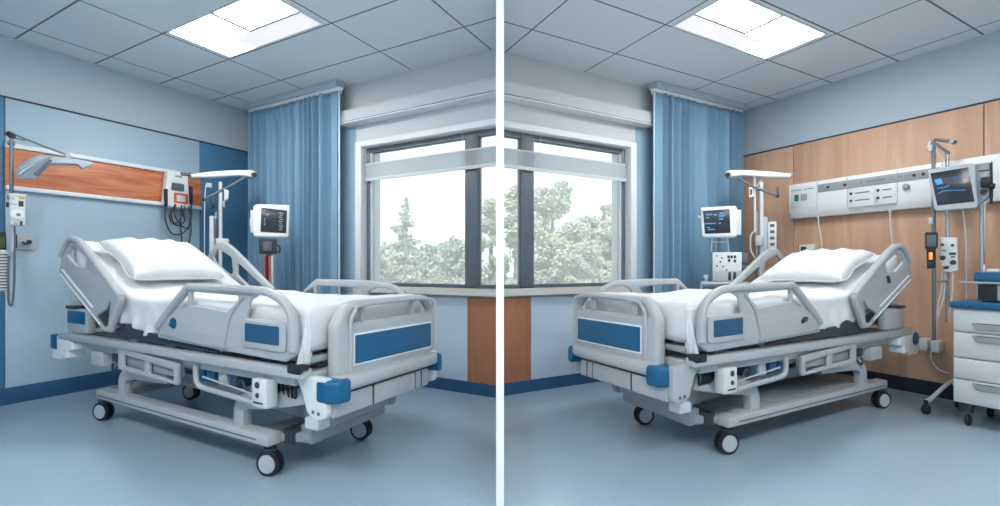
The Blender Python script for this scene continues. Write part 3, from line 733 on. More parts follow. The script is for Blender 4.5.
for pts in ([(.08, .112, .02), (.09, .125, -.12), (.09, .07, -.25), (.09, -.03, -.24), (.09, -.10, -.12), (.08, -.112, .05)],
            [(.08, -.05, .03), (.09, -.02, -.08), (.09, .05, -.16), (.09, .09, -.08), (.09, .04, .02)],
            [(.085, .03, .03), (.095, .075, -.08), (.095, .03, -.17), (.095, -.04, -.12), (.095, -.01, .0)],
            [(.085, -.02, .03), (.09, -.01, -.2), (.085, -.02, -.32), (.07, .02, -.42)],
            [(.085, -.09, .03), (.09, -.105, -.18), (.085, -.085, -.34), (.07, -.06, -.44)],
            [(.085, .04, .03), (.09, .035, -.1), (.088, -.07, -.2), (.085, -.10, -.08), (.085, -.085, .02)]):
    m = MB(); m.tube(pts, .0065, seg=8, sm=8); m.build('lead', 'cable', t, sy)

# ------------------------------------------------------------------ reading lamp, left edge
f = FR(11, 3.36)
t = thing_w('reading_lamp', 'grey wall lamp with a broad curved shade on a thin jointed arm', 'lamp', f.loc)
m = MB(); m.cyl(f.p(11.5, 196), f.p(11.5, 136), .011); m.build('pole', 'metal', t)
m = MB(); m.cyl(f.p(7.5, 133, -.01), f.p(12.5, 136, .01), .020, bev=.004); m.sph(f.p(12, 136), .022); m.build('joint', 'dark', t)
m = MB(); m.tube([f.p(12, 133), f.p(22, 137.5), f.p(40, 146, -.05), f.p(66, 157, -.1)], .008); m.tube([f.p(12, 137), f.p(25, 141, -.02), f.p(22, 137)], .006); m.build('arm', 'metal', t)
m = MB(); m.cyl(f.p(66, 155, -.1), f.p(66, 161, -.1), .016); m.build('arm_joint', 'pale_grey', t)
# shade: a broad scoop, wide and drooping at the left, thinning to a beak at the right
def shade(i, j):
    q = j*2-1                       # across the shade, -1 front .. 1 back
    px = 18.5+71.5*i + (4.5*(1-i)**2)*(1-q*q)*0
    w = .105*(1-.72*i**1.3)         # half width
    crown = 158.5+6.0*i**2.2
    droop = (22*max(0, (.30-i)/.30)**1.6 if i < .30 else 0)*.55
    py = crown + droop*.9 + (5.0*(1-i)**.5+2.0)*q*q + (3.5*(1-i))*max(0, -q)
    return f.p(px, py, -.11+w*q)
m = MB(); m.grid(44, 18, shade, two=.014); m.build('lamp_shade', 'metal_blue', t, ang=60)
def face_(i, j):
    px = 18.5 + 31*i + (1-i)*(2.5*math.sin(j*PI)*-1) ; top = 172-11.5*i; bot = 182.5 - 1.0*(1-i) - 15*max(0, (i-.45)/.55)**1.2
    return f.p(px, top+(bot-top)*j, -.215+.06*j)
m = MB(); m.grid(20, 12, face_, two=.008); m.build('shade_front', 'metal_blue', t, ang=60)
m = MB(); m.plate(f.pl([(32, 178.5), (47.5, 164.5), (51, 165), (37, 181)]), [], -.232, -.222, .002); m.build('reflector', 'groove', t)
m = MB(); m.plate(fillet(f.pl([(75, 166.5), (78, 165), (92, 165.5), (90, 168), (80, 171.5)]), .004), [], -.16, -.10, .006); m.build('handle', 'pale_grey', t)
MB().box(-.02, .02, 0, .09, 1.545, 1.575, .006).build('wall_bracket', 'metal', t)
MB().box(-.02, .02, 0, .07, 1.94, 1.965, .006).build('wall_bracket', 'metal', t)

# infusion pump under the lamp pole
f = FR(17, 3.36)
t = thing_w('infusion_pump', 'white infusion pump with a round dial and yellow sticker below the wall lamp', 'pump', f.loc)
m = MB(); m.box(f.x(9), f.x(25.5), -.05, -.013, f.z(226), f.z(195), .012); m.box(f.x(8.5), f.x(26.5), -.055, -.013, f.z(197), f.z(194.5), .004); m.build('casing', 'offwhite', t)
m = MB(); m.box(f.x(19), f.x(24.5), -.054, -.049, f.z(199.5), f.z(196.5), .001); m.build('warning_label', 'yellow', t)
m = MB(); m.box(f.x(18.5), f.x(23.5), -.054, -.049, f.z(207), f.z(201.5), .001); m.build('display', 'dark', t)
m = MB(); m.cyl(f.p(17.5, 215, -.045), f.p(17.5, 215, -.075), .034, seg=28, bev=.005); d = m.build('dial', 'white', t)
m = MB(); m.cyl(f.p(18.5, 215.5, -.074), f.p(18.5, 215.5, -.080), .011); m.build('dial_centre', 'groove', d)
m = MB(); m.box(f.x(20), f.x(22.5), -.054, -.049, f.z(225.5), f.z(221.5), .001); m.build('port', 'dark', t)
m = MB(); m.cyl(f.p(15.5, 224, -.048), f.p(15.5, 224, -.058), .011); m.build('knob', 'pale_grey', t)
m = MB(); m.box(f.x(9.5), f.x(17), -.053, -.049, f.z(205.5), f.z(204.5)); m.box(f.x(10), f.x(15), -.053, -.049, f.z(200), f.z(199.2)); m.build('printed_marks', 'grey_label', t)
m = MB(); m.cyl(f.p(6, 204.5, .02), f.p(9.5, 204.5, .02), .018); m.box(f.x(6), f.x(9), .0, .14, f.z(206), f.z(203)); m.build('clamp', 'dark', t)
m = MB(); m.cyl(f.p(12.5, 226), f.p(12, 252), .010); m.build('lower_pole', 'pale_grey', t)
m = MB(); m.tube([f.p(14.2, 226), f.p(14.5, 250), f.p(14.3, 280), f.p(12.5, 303), f.p(10.5, 305.5), f.p(8.6, 300), f.p(8.2, 275), f.p(9, 256)], .0065, seg=8, sm=6); m.build('drip_line', 'groove', t)

# wall sockets
t = thing('wall_socket_plate', 'grey double socket plate on the wall under the white pump', 'socket', 'L', .016, 1.785, 1.185); sy = -1
m = MB(); m.box(0, .018, 0, .125, 0, .125, .004); p = m.build('plate', 'pale_grey', t, sy)
m = MB(); m.cyl((.016, .045, .06), (.028, .045, .06), .016); m.tube([(.022, .045, .06), (.04, .07, .045), (.04, .09, .06)], .008, sm=4); m.build('plug', 'dark', p, sy)
m = MB(); m.box(.016, .024, .112, .118, .01, .115); m.build('divider', 'dark', p, sy)
# small screen at the very left edge and its ribbed hose
f = FR(2, 3.42)
t = thing_w('wall_screen', 'small black screen with a green display at the left edge', 'screen', f.loc)
m = MB(); m.box(f.x(-9), f.x(6.3), -.02, .03, f.z(250), f.z(232), .006); c = m.build('casing', 'rubber', t)
m = MB(); m.box(f.x(-7), f.x(5), -.024, -.019, f.z(248), f.z(236.5)); m.build('display', 'glow_green', c)
m = MB(); m.box(f.x(-2), f.x(1), .03, .13, f.z(243), f.z(239)); m.build('wall_arm', 'metal', t)
f = FR(2, 3.40)
t = thing_w('ribbed_hose', 'pale ribbed breathing hose hanging at the left edge', 'hose', f.loc)
m = MB()
for k in range(13): m.cyl(f.p(3.3, 252.5+k*3), f.p(3.3, 253.9+k*3), .027, seg=20, bev=.003)
m.cyl(f.p(3.3, 250), f.p(3.3, 291), .020); h = m.build('hose', 'offwhite', t)
MB().cyl(f.p(3.3, 252), f.p(3.3, 290.5), .0215).build('hose_core', 'groove', h)
m = MB(); m.box(f.x(2), f.x(4.6), 0, .12, f.z(256), f.z(253)); m.build('wall_clip', 'offwhite', t)

# ------------------------------------------------------------------ examination lamps behind the beds
def exam_lamp(side, px, Y, label, flip, tips):
    f = FR(px, Y); g = lambda a: px + flip*a
    t = thing_w('examination_lamp', label, 'lamp', f.loc, 'examination lamps behind the beds')
    m = MB(); m.cyl((0, 0, .03), f.p(px, 182), .016); m.build('pole', 'offwhite', t)
    m = MB(); m.cyl((-.045, .01, .03), f.p(px-4.5, 212), .010); m.build('inner_pole', 'chrome', t)
    m = MB(); m.plate(fillet([(-.22, -.16), (.22, -.16), (.22, .16), (-.22, .16)], .06), [], .0, .035, .01, 'xy'); m.build('base', 'pale_grey', t)
    # long arm / lamp head: slim wing tapering away from the end cap
    L = [(g(-30), 174.8), (g(-10), 172.2), (g(10), 171.0), (g(31), 170.5), (g(35.5), 173), (g(35), 178), (g(31), 178), (g(20), 176.2), (g(-8), 178.0), (g(-29), 178.2)]
    if flip < 0: L = L[::-1]
    m = MB(); m.plate(fillet(f.pl(L), .012), [], -.05, .05, .012); a = m.build('lamp_head', 'white', t)
    m = MB(); m.cyl(f.p(g(33), 175.8, -.056), f.p(g(33), 175.8, .056), .030, seg=24, bev=.004); c = m.build('end_cap', 'pale_grey', a)
    m = MB(); m.cyl(f.p(g(33.5), 176, -.054), f.p(g(33.5), 176, -.064), .024, seg=24, bev=.003); m.build('lens', 'rubber', c)
    m = MB(); e_ = -40 if side == 'L' else -31; m.box(min(f.x(g(e_)), f.x(g(-22))), max(f.x(g(e_)), f.x(g(-22))), -.03, .03, f.z(178.6), f.z(175.8), .008); m.build('tip', 'groove' if side == 'L' else 'pale_grey', a)
    m = MB(); m.tube([f.p(g(tips[0]), tips[1], .0), f.p(g(8), 187, -.02), f.p(g(24), 178, -.02)], .012); m.build('strut', 'metal', t)
    m = MB(); m.sph(f.p(g(tips[0]), tips[1]), .017); m.build('strut_end', 'dark', t)
    return t, f, g
t, f, g = exam_lamp('L', 220.5, 4.48, 'white examination lamp with a long slim head, next to the deep blue panel', 1, (-17, 199.5))
m = MB(); m.box(f.x(206), f.x(212), -.02, .02, f.z(188.5), f.z(184), .006); m.build('hook_block', 'pale_grey', t)
m = MB(); m.tube([f.p(206, 185), f.p(204.5, 200), f.p(204.5, 255)], .004, seg=8); m.build('hanging_line', 'offwhite', t)
m = MB(); m.plate(fillet(f.pl([(224, 189), (229, 191), (228.5, 199), (224, 202)]), .01), [], -.03, .03, .008); m.build('side_clamp', 'offwhite', t)
m = MB(); m.box(f.x(211), f.x(215.5), -.03, .02, f.z(208), f.z(198), .008); m.build('grip', 'dark', t)
m = MB(); m.cyl(f.p(212, 216, -.01), f.p(212, 262, -.01), .022, bev=.006); m.build('gas_tube', 'offwhite', t)
m = MB(); m.box(f.x(213.8), f.x(216.8), -.03, .01, f.z(238), f.z(218), .004); m.build('scale', 'groove', t)
m = MB(); m.box(f.x(222.5), f.x(225), -.02, .02, f.z(207), f.z(201), .004); m.build('bracket', 'pale_grey', t)
m = MB(); m.box(f.x(216), f.x(229), -.04, .03, f.z(246), f.z(238.5), .014); m.build('collar', 'offwhite', t)
t, f, g = exam_lamp('R', 761.5, 4.44, 'white examination lamp with a long slim head, in front of the tan wood wall', -1, (-16, 196))
m = MB(); m.box(f.x(776.5), f.x(779), .0, .05, f.z(197.5), f.z(187), .004); m.build('hook_block', 'groove', t)
m = MB(); m.tube([f.p(754.5, 176), f.p(754.8, 205), f.p(755, 232)], .010, seg=8); m.tube([f.p(761, 180), f.p(754, 190)], .006); m.build('hanging_line', 'offwhite', t)
m = MB(); m.plate(fillet(f.pl([(748.5, 188), (753, 187), (754.5, 197), (749, 198)]), .008), [f.pl([(750, 190), (752, 190), (752, 195), (750, 195)])], -.025, .02, .005); m.build('side_clamp', 'offwhite', t)
m = MB(); m.box(f.x(755), f.x(763.5), -.05, .03, f.z(246), f.z(235.5), .012); m.build('collar', 'pale_grey', t)
m = MB(); m.tube([f.p(753.5, 232, -.02), f.p(750.8, 236, -.02), f.p(750.8, 250, -.02), f.p(755, 258, -.02)], .007, sm=4); m.build('guard_loop', 'offwhite', t)
m = MB(); m.box(f.x(762), f.x(767.5), -.01, .03, f.z(262), f.z(217), .008); m.build('rear_column', 'pale_grey', t)
m = MB(); m.box(f.x(768), f.x(776.5), .0, .04, f.z(250), f.z(222), .008); b = m.build('battery_housing', 'offwhite', t)
for k in range(4):
    m = MB(); m.box(f.x(770), f.x(774.5), -.004, .002, f.z(246-k*6.2), f.z(243-k*6.2), .001); m.build('vent', 'groove', b)

# ------------------------------------------------------------------ monitors
def monitor_body(t, f, x0, y0, x1, y1, lean=0):
    m = MB(); m.plate(fillet(f.pl([(x0+1.5, y1-2), (x0+1.5, y0+2), (x0+5, y0), (x1, y0+.8), (x1-1, y1-1), (x1-3, y1), (x0+5, y1-.5)]), .02), [], -.03, .05, .014); c = m.build('monitor_casing', 'white', t)
    return c
f = FR(271, 4.30)
t = thing_w('patient_monitor', 'white patient monitor on a stand in front of the blue curtain, left room', 'monitor', f.loc, None)
c = monitor_body(t, f, 252, 204.5, 290, 238)
m = MB(); m.plate(f.pl([(261.5, 208), (287, 211), (286, 233.5), (260.5, 232)]), [], -.034, -.028, .001); s = m.build('screen', 'screen', c)
m = MB()
for k in range(9): m.box(f.x(278.5+(k % 2)), f.x(283-(k % 3)*.5), -.0360, -.0335, f.z(213.6+k*2.1), f.z(212.4+k*2.1))
for k in range(3): m.box(f.x(264), f.x(265.5-(k % 2)*.4), -.0360, -.0335, f.z(220.6+k*2.6), f.z(218.6+k*2.6))
m.build('display_lines', 'glow_pale', s)
m = MB(); m.box(f.x(250.5), f.x(254.5), -.01, .04, f.z(233), f.z(211), .006); m.box(f.x(249.8), f.x(251), .0, .03, f.z(226), f.z(219), .002); m.build('side_module', 'offwhite', t)
m = MB(); m.box(f.x(259), f.x(277), -.01, .06, f.z(254), f.z(239), .010); m.tube([f.p(277, 245, 0), f.p(280, 248, 0), f.p(279, 253, 0)], .008, sm=3); m.tube([f.p(272, 252), f.p(281, 251)], .005); b = m.build('mount_bracket', 'dark', t)
m = MB(); m.box(f.x(263), f.x(272), -.022, -.008, f.z(251), f.z(242), .006); m.build('mount_block', 'groove', b)
m = MB(); m.cyl((f.x(268.5), .02, .04), f.p(268.5, 252, .02), .020); m.build('pole', 'dark', t)
for k, (x, mt) in enumerate(((264.6, 'red'), (267, 'cable'), (269.6, 'red'), (272.2, 'white_cable'))):
    m = MB(); m.tube([f.p(x, 256, -.012), f.p(x+.3, 285, -.012), f.p(x+1, 310, -.012)], .010, seg=8); m.build('cable_sleeve', mt, t)
m = MB(); m.plate(fillet([(-.22, -.16), (.18, -.16), (.18, .18), (-.22, .18)], .06), [], 0, .04, .01, 'xy'); m.build('base', 'dark', t)

f = FR(720, 4.28)
t = thing_w('patient_monitor', 'white patient monitor with a lit blue display in front of the right curtain', 'monitor', f.loc, None)
m = MB(); m.plate(fillet(f.pl([(700.5, 208), (735, 206), (737, 209), (737, 235), (735, 237.5), (704, 237.5), (702, 236)]), .018), [], -.03, .05, .014); c = m.build('monitor_casing', 'white', t)
m = MB(); m.plate(f.pl([(703, 211.3), (729.5, 209.5), (730.5, 233), (705, 234)]), [], -.034, -.028, .001); s = m.build('screen', 'screen', c)
m = MB()
for a, b, y in ((706, 712, 214), (714, 717, 214.5), (719.5, 723.5, 213), (706, 709, 217), (719, 724, 216), (704.5, 716, 223), (719, 721, 223), (707, 710, 227), (708, 715, 229), (719, 723, 219)):
    m.box(f.x(a), f.x(b), -.036, -.0335, f.z(y+1), f.z(y))
m.build('display_lines', 'glow_blue', s)
m = MB(); m.box(f.x(736), f.x(741.3), -.0, .05, f.z(235.5), f.z(210.5), .008); m.box(f.x(738.8), f.x(740.3), -.006, .001, f.z(225), f.z(219), .002); m.build('side_module', 'offwhite', t)
m = MB(); m.cyl(f.p(698, 217), f.p(701, 217), .012); m.build('side_knob', 'white', t)
m = MB(); m.cyl((f.x(719), .085, .05), f.p(719, 214, .085), .014); m.build('pole', 'metal', t)
m = MB()
for x0, x1 in ((712, 711), (727, 729)): m.tube([f.p(x0, 238, .0), f.p(x1, 252, .0)], .006, seg=8)
m.tube([f.p(712.5, 242), f.p(727.5, 242)], .005, seg=8); m.build('support_wires', 'pale_grey', t)
m = MB(); m.plate(fillet([(-.22, -.16), (.18, -.16), (.18, .18), (-.22, .18)], .06), [], 0, .04, .01, 'xy'); m.build('base', 'pale_grey', t)
m = MB(); m.box(f.x(701), f.x(750), -.10, .12, f.z(286.5), f.z(281.5), .01); m.tube([f.p(701, 292, -.11), f.p(702, 285, -.11), f.p(706, 283.5, -.11), f.p(748, 283.5, -.11)], .010, sm=3); m.build('shelf', 'pale_grey', t)
t = thing_w('infusion_device', 'square white syringe device with a keypad standing under the blue-lit monitor', 'device', (f.loc[0], f.loc[1], f.z(281.5)))
f2 = FR(720, 4.28, f.z(281.5))
m = MB(); m.box(f2.x(712.5), f2.x(741.5), -.06, .055, .001, f2.z(252.5), .008); c = m.build('casing', 'offwhite', t)
m = MB(); m.box(f2.x(713), f2.x(741), -.064, -.058, .005, f2.z(270.5), .002); m.build('lower_front', 'pale_grey', c)
for x, y in ((728.5, 257), (731.5, 257), (734.8, 257), (734.8, 261), (729, 260.5)):
    m = MB(); m.box(f2.x(x-1.3), f2.x(x+1.2), -.063, -.059, f2.z(y+1.5), f2.z(y-1.3), .001); m.build('key', 'dark', c)
for x, y in ((717, 256), (720.5, 262), (717, 266), (723, 266.5), (726.5, 270), (722, 258)):
    m = MB(); m.cyl(f2.p(x, y, -.059), f2.p(x, y, -.065), .008, seg=12); m.build('button', 'groove', c)
for x in (729.5, 734.5):
    m = MB(); m.box(f2.x(x-1.4), f2.x(x+1.4), -.067, -.062, f2.z(280), f2.z(272), .001); m.build('slot', 'cable', c)
m = MB(); m.box(f2.x(741), f2.x(748), -.03, .05, f2.z(264), f2.z(253), .014); m.box(f2.x(741.5), f2.x(749.5), -.03, .05, f2.z(275), f2.z(266), .014); m.build('side_pump', 'groove', t)
m = MB(); m.cyl(f2.p(706, 278.5), f2.p(706, 274.8), .02, seg=20, bev=.005); m.cyl(f2.p(706, 281.4), f2.p(706, 278), .010); m.build('feed_cup', 'offwhite', t)

# small box on the wall behind the right pillow
t = thing('wall_box', 'small grey wall-mounted box with a dark slot above the right pillow', 'wall box', 'R', .014, .655, 1.135); sy = 1
m = MB(); m.box(0, .10, 0, .215, 0, .055, .02); m.build('base', 'pale_grey', t)
m = MB(); m.box(0, .09, .03, .165, .055, .135, .010); b = m.build('casing', 'offwhite', t)
m = MB(); m.box(.088, .093, .05, .10, .075, .115, .002); m.build('slot', 'dark', b)

# ------------------------------------------------------------------ bedhead unit, right wall
t = thing('bedhead_unit', 'long white bedhead supply unit with grey label strip on the tan wood wall', 'bedhead unit', 'R', .014, .60, 0)
m = MB(); m.plate([(0, 1.872), (.10, 1.872), (.106, 1.86), (.106, 1.60), (.07, 1.535), (0, 1.535)], [], 0, 2.4, .002, 'xz')
m.build('housing', 'white', t)
def face(y0, y1, z0, z1, name, mt, par=t, d=.004, x=.106, bev=.0015):
    m = MB(); m.box(x, x+d, y0, y1, z0, z1, bev); return m.build(name, mt, par)
p = face(.02, .245, 1.625, 1.835, 'switch_panel', 'offwhite')
face(.025, .12, 1.805, 1.812, 'printed_line', 'green', p, .001, .1102, 0); face(.14, .235, 1.805, 1.812, 'printed_line', 'green', p, .001, .1102, 0)
face(.055, .095, 1.70, 1.765, 'switch', 'green', p, .004, .110); face(.115, .175, 1.70, 1.765, 'switch', 'grey_label', p, .004, .110)
st_ = face(.27, 1.16, 1.760, 1.835, 'label_strip', 'grey_label', t, .006)
# small printed characters of the strip (marks standing where the photograph has them)
m = MB(); rr = random.Random(4)
y = .62
for w_ in "OI AHNGANNAT TIP DA LET":
    if w_ != ' ':
        h = .020; m.box(.112, .113, y, y+.003, 1.79, 1.79+h)
        if w_ in 'AHNO': m.box(.112, .113, y+.009, y+.012, 1.79, 1.79+h)
        if w_ in 'TEGPD': m.box(.112, .113, y-.002, y+.011, 1.79+h-.003, 1.79+h)
        if w_ in 'AHND': m.box(.112, .113, y, y+.011, 1.798, 1.801)
        if w_ in 'LEG': m.box(.112, .113, y, y+.011, 1.79, 1.793)
    y += .016
m.build('printed_text', 'groove', st_)
for y_ in (.36, .50, 1.06, 1.0):
    m = MB(); m.cyl((.111, y_, 1.797), (.117, y_, 1.797), .012, seg=12); m.build('indicator', 'dark', st_)
for y0, y1 in ((.52, .72), (.725, .88)):
    p = face(y0, y1, 1.585, 1.752, 'socket_panel', 'offwhite')
    for z in (1.705, 1.640):
        face(y0+.06, y1-.03, z, z+.009, 'printed_line', 'groove', p, .0015, .1102, 0)
        m = MB(); m.box(.110, .115, y0+.018, y0+.038, z-.006, z+.016, .002); m.build('socket', 'dark', p)
m = MB()
for y_ in (.26, .515, .885, 1.17): m.box(.1062, .1075, y_, y_+.004, 1.60, 1.86)
m.build('panel_joint', 'grey_label', t)
face(.735, .75, 1.60, 1.66, 'outlet', 'groove'); m = MB(); m.cyl((.106, .95, 1.715), (.135, .95, 1.715), .020); m.box(.11, .125, .93, .975, 1.69, 1.70, .003); m.build('gas_outlet', 'grey_label', t)
p = face(1.185, 1.33, 1.60, 1.82, 'tray_panel', 'offwhite'); face(1.20, 1.31, 1.655, 1.665, 'printed_line', 'groove', p, .002, .110, 0); face(1.25, 1.33, 1.595, 1.615, 'slot', 'dark', p, .002, .110, 0); face(1.19, 1.30, 1.795, 1.803, 'printed_line', 'groove', p, .002, .110, 0)
# hanging cords from the unit, each one hangs on its own
def cord(label, pts, grp='white cords hanging from the bedhead unit'):
    x0, y0 = pts[0][1], pts[0][2]
    t = thing('hanging_cord', label, 'cord', 'R', .0, pts[0][1], 0, grp)
    m = MB(); m.tube([(p[0], p[1]-pts[0][1], p[2]) for p in pts], .005, seg=8, sm=6); m.cyl((pts[0][0], 0, pts[0][2]), (pts[0][0], 0, pts[0][2]+.025), .010, seg=12)
    m.build('cord', 'white_cable', t)
cord('white cord hanging from the bedhead unit down behind the pillow', [(.08, .85, 1.515), (.09, .87, 1.40), (.085, .885, 1.28), (.075, .86, 1.14), (.07, .86, 1.08)])
cord('short white cord hanging from the bedhead unit over the raised rail', [(.08, 1.42, 1.515), (.085, 1.425, 1.40), (.08, 1.435, 1.26), (.06, 1.42, 1.17)])
cord('thin white cord hanging between the twin poles and the drawer cart', [(.08, 1.875, 1.515), (.08, 1.895, 1.3), (.07, 1.895, 1.0), (.05, 1.89, .70)])
cord('pale cord hanging from the bedhead unit down behind the drawer cart', [(.08, 2.0, 1.515), (.07, 1.99, 1.2), (.06, 1.985, .95)])

# ------------------------------------------------------------------ IV stand, right wall
f = FR(934, 3.58)
t = thing_w('equipment_pole', 'grey twin poles with hooks mounted on the bedhead unit beside the tablet', 'pole', f.loc)
m = MB(); m.cyl(f.p(934, 340), f.p(933.5, 141), .0125); m.build('pole', 'metal', t)
m = MB(); m.cyl(f.p(947.5, 322, .02), f.p(947.5, 154, .02), .0115); m.build('pole', 'chrome', t)
m = MB(); m.tube([f.p(933, 141), f.p(935, 139.5), f.p(952, 141.5)], .013); m.build('top_bar', 'metal', t)
m = MB(); m.cyl(f.p(951, 142, -.02), f.p(955, 142, .02), .017, bev=.003); m.build('hook', 'metal', t)
m = MB(); m.tube([f.p(934, 143), f.p(939, 146), f.p(947.5, 152, .02)], .010); m.sph(f.p(947.5, 152.5, .02), .016); m.build('brace', 'metal', t)
m = MB(); m.box(f.x(928.5), f.x(932.5), -.03, .02, f.z(151), f.z(145), .006); m.tube([f.p(930, 141.5, -.01), f.p(928, 148, -.02)], .006); m.build('clip', 'offwhite', t)
m = MB(); m.tube([f.p(936, 150), f.p(944, 161), f.p(940, 166)], .003, seg=6); m.build('drip_cord', 'white_cable', t)
m = MB(); m.box(f.x(928.5), f.x(933), -.035, .01, f.z(224.5), f.z(217.5), .006); m.build('pole_clamp', 'offwhite', t)
m = MB(); m.box(f.x(932.5), f.x(949), -.005, .075, f.z(200), f.z(196), .004); m.box(f.x(932.5), f.x(949), -.005, .03, f.z(282), f.z(279.5), .003); m.build('mounting_bracket', 'metal', t)
t = thing('monitor_stand', 'slim chrome floor stand with a white footed leg behind the drawer cart', 'stand', 'R', .14, 2.0, 0)
m = MB(); m.cyl((0, 0, .16), (0, 0, 1.62), .012); m.build('pole', 'chrome', t)
m = MB(); m.cyl((0, 0, .15), (0, 0, .26), .032); m.build('hub', 'offwhite', t)
for ex, ey in ((.50, -.146), (.02, .32), (.10, -.09)):
    m = MB(); m.tube([(0, 0, .235), (ex*.45, ey*.45, .225), (ex*.62, ey*.62, .205), (ex*.92, ey*.92, .105), (ex, ey, .095)], 0, sm=4, w=.022, h=.020); a = m.build('leg', 'offwhite', t)
    m = MB(); m.cyl((ex, ey, .045), (ex, ey, .10), .013); m.cyl((ex, ey-.020, .033), (ex, ey+.020, .033), .033, seg=24, bev=.006); m.build('caster', 'rubber', a)
# tablet monitor
f = FR(960, 3.30)
t = thing_w('tablet_monitor', 'tilted grey bedside display with a dark screen clamped in front of the bedhead unit', 'monitor', (f.loc[0], f.loc[1], 1.45))
f.z0 = 1.45
m = MB(); m.plate(fillet(f.pl([(927.5, 170.5), (972, 163.5), (975, 165), (978.5, 205), (976.5, 208.5), (937, 211.5), (934.5, 209.5)]), .014), [], -.03, .02, .010); c = m.build('casing', 'pale_grey', t)
m = MB(); m.plate(f.pl([(930.5, 174), (968, 168), (974.5, 202), (937.5, 206)]), [], -.033, -.028, .001); s = m.build('screen', 'screen', c)
m = MB(); m.plate(f.pl([(934.5, 180.5), (941, 179), (943.5, 184), (937, 185.5)]), [], -.0350, -.0328, 0.0003); m.build('display_block', 'glow_blue', s)
m = MB(); m.plate(f.pl([(953.5, 177.5), (959, 176.5), (957, 181.5), (954.5, 182)]), [], -.0350, -.0328, .0003); m.build('display_drop', 'cart_top', s)
m = MB(); m.tube([f.p(937, 189, -.034), f.p(944, 188, -.034), f.p(950, 186, -.034)], .0022, seg=6); m.tube([f.p(938, 194.5, -.034), f.p(943, 191.5, -.034), f.p(952, 191, -.034), f.p(966, 190.5, -.034)], .0022, seg=6); m.build('display_lines', 'glow_blue', s)
m = MB(); m.plate(f.pl([(948, 172.4), (954, 171.4), (954, 172.3), (948, 173.3)]), [], -.032, -.0285, .0003); m.build('camera_slot', 'rubber', c)
m = MB(); m.plate(fillet(f.pl([(971, 165), (990, 162.5), (991, 164), (991.5, 196), (985, 201), (977, 207)]), .008), [], -.012, .06, .008); b = m.build('rear_housing', 'metal', t)
m = MB(); m.plate(f.pl([(978, 171), (989, 169.5), (989, 170.8), (978, 172.3)]), [], -.0155, -.011, .0005); m.build('seam', 'dark', b)
m = MB(); m.plate(fillet(f.pl([(991, 162), (992.5, 162), (993, 190), (991.5, 206)]), .001), [], -.02, .05, .003); m.build('edge_bar', 'dark', b)
m = MB(); m.box(f.x(980.5), f.x(990.5), -.045, .0, f.z(190), f.z(180), .010); m.cyl(f.p(983.5, 192, -.045), f.p(983.5, 192, -.01), .018); m.cyl(f.p(989, 187, -.04), f.p(995, 187, -.04), .020, bev=.004); m.tube([f.p(991.5, 190, -.02), f.p(991.3, 198, -.02), f.p(990.5, 204, -.02)], .008); m.build('clamp', 'rubber', t)
m = MB(); m.box(f.x(978), f.x(986), .02, .17, f.z(196), f.z(186), .010); m.build('stand_mount', 'dark', t)
# handheld controller
f = FR(933, 3.52)
t = thing_w('handheld_controller', 'black handheld controller with an orange display clipped to the grey pole', 'controller', (f.loc[0], f.loc[1], 1.04)); f.z0 = 1.04
m = MB(); m.plate(fillet(f.pl([(925, 233.5), (926, 232.3), (937, 232.3), (938, 233.5), (938, 247), (935.5, 249.5), (935, 268), (927, 269), (926.5, 250), (925, 248)]), .006), [], -.025, .015, .006); c = m.build('casing', 'rubber', t)
m = MB(); m.box(f.x(926.8), f.x(936.2), -.028, -.024, f.z(246.5), f.z(235), .001); m.build('screen', 'groove', c)
m = MB(); m.box(f.x(929), f.x(932.5), -.029, -.024, f.z(259.5), f.z(252.5), .001); m.build('display', 'glow_orange', c)
m = MB(); m.box(f.x(928), f.x(934), -.0285, -.024, f.z(265), f.z(262.5), .001); m.build('key', 'dark', c)
# box pump on the second pole
f = FR(949, 3.53)
t = thing_w('infusion_pump', 'white boxy infusion pump with dark knobs on the twin poles beside the drawer cart', 'pump', (f.loc[0], f.loc[1], 1.0)); f.z0 = 1.0
m = MB(); m.plate(fillet(f.pl([(940.5, 237.5), (957.5, 237.8), (958, 270), (951, 272.5), (943.5, 272), (940, 262)]), .006), [], -.045, .045, .008); c = m.build('casing', 'offwhite', t)
for x, y, r in ((942.5, 245, .010), (942.7, 258, .018), (953, 262.5, .018), (952.5, 245.5, .010)):
    m = MB(); m.cyl(f.p(x, y, -.044), f.p(x, y, -.060), r, seg=16, bev=.002); m.build('knob', 'dark', c)
for x0, x1, y0, y1 in ((949, 956, 252.5, 255), (950.5, 955, 256.5, 257.5), (943.5, 949, 266, 269), (942, 946, 250, 251)):
    m = MB(); m.box(f.x(x0), f.x(x1), -.049, -.044, f.z(y1), f.z(y0), .001); m.build('slot', 'dark', c)
for pts in ([(942, 271), (941.5, 290), (938, 305), (935.5, 330), (935, 338)], [(945.5, 272), (944, 295), (937.5, 318), (936, 338)], [(953, 272), (952, 295), (949, 315), (949, 322)]):
    m = MB(); m.tube([f.p(a, b, .0) for a, b in pts], .0048, seg=8, sm=6); m.build('tube', 'white_cable', t)
# junction box low on the wall with its loop of cord
t = thing('junction_box', 'small white junction box low on the wood wall by the drawer cart', 'junction box', 'R', .014, 1.60, .375)
m = MB(); m.box(0, .09, .02, .075, .0, .095, .006); m.build('socket_body', 'offwhite', t)
m = MB(); m.box(0, .09, .095, .15, -.005, .085, .006); m.build('plug_body', 'offwhite', t)
m = MB(); m.box(0, .08, .073, .097, .02, .07, .004); m.build('link', 'grey_label', t)
m = MB(); m.tube([(.05, .085, .0), (.05, .09, -.08), (.05, .13, -.14), (.05, .19, -.16)], .005, seg=8, sm=6); m.build('cord', 'white_cable', t)
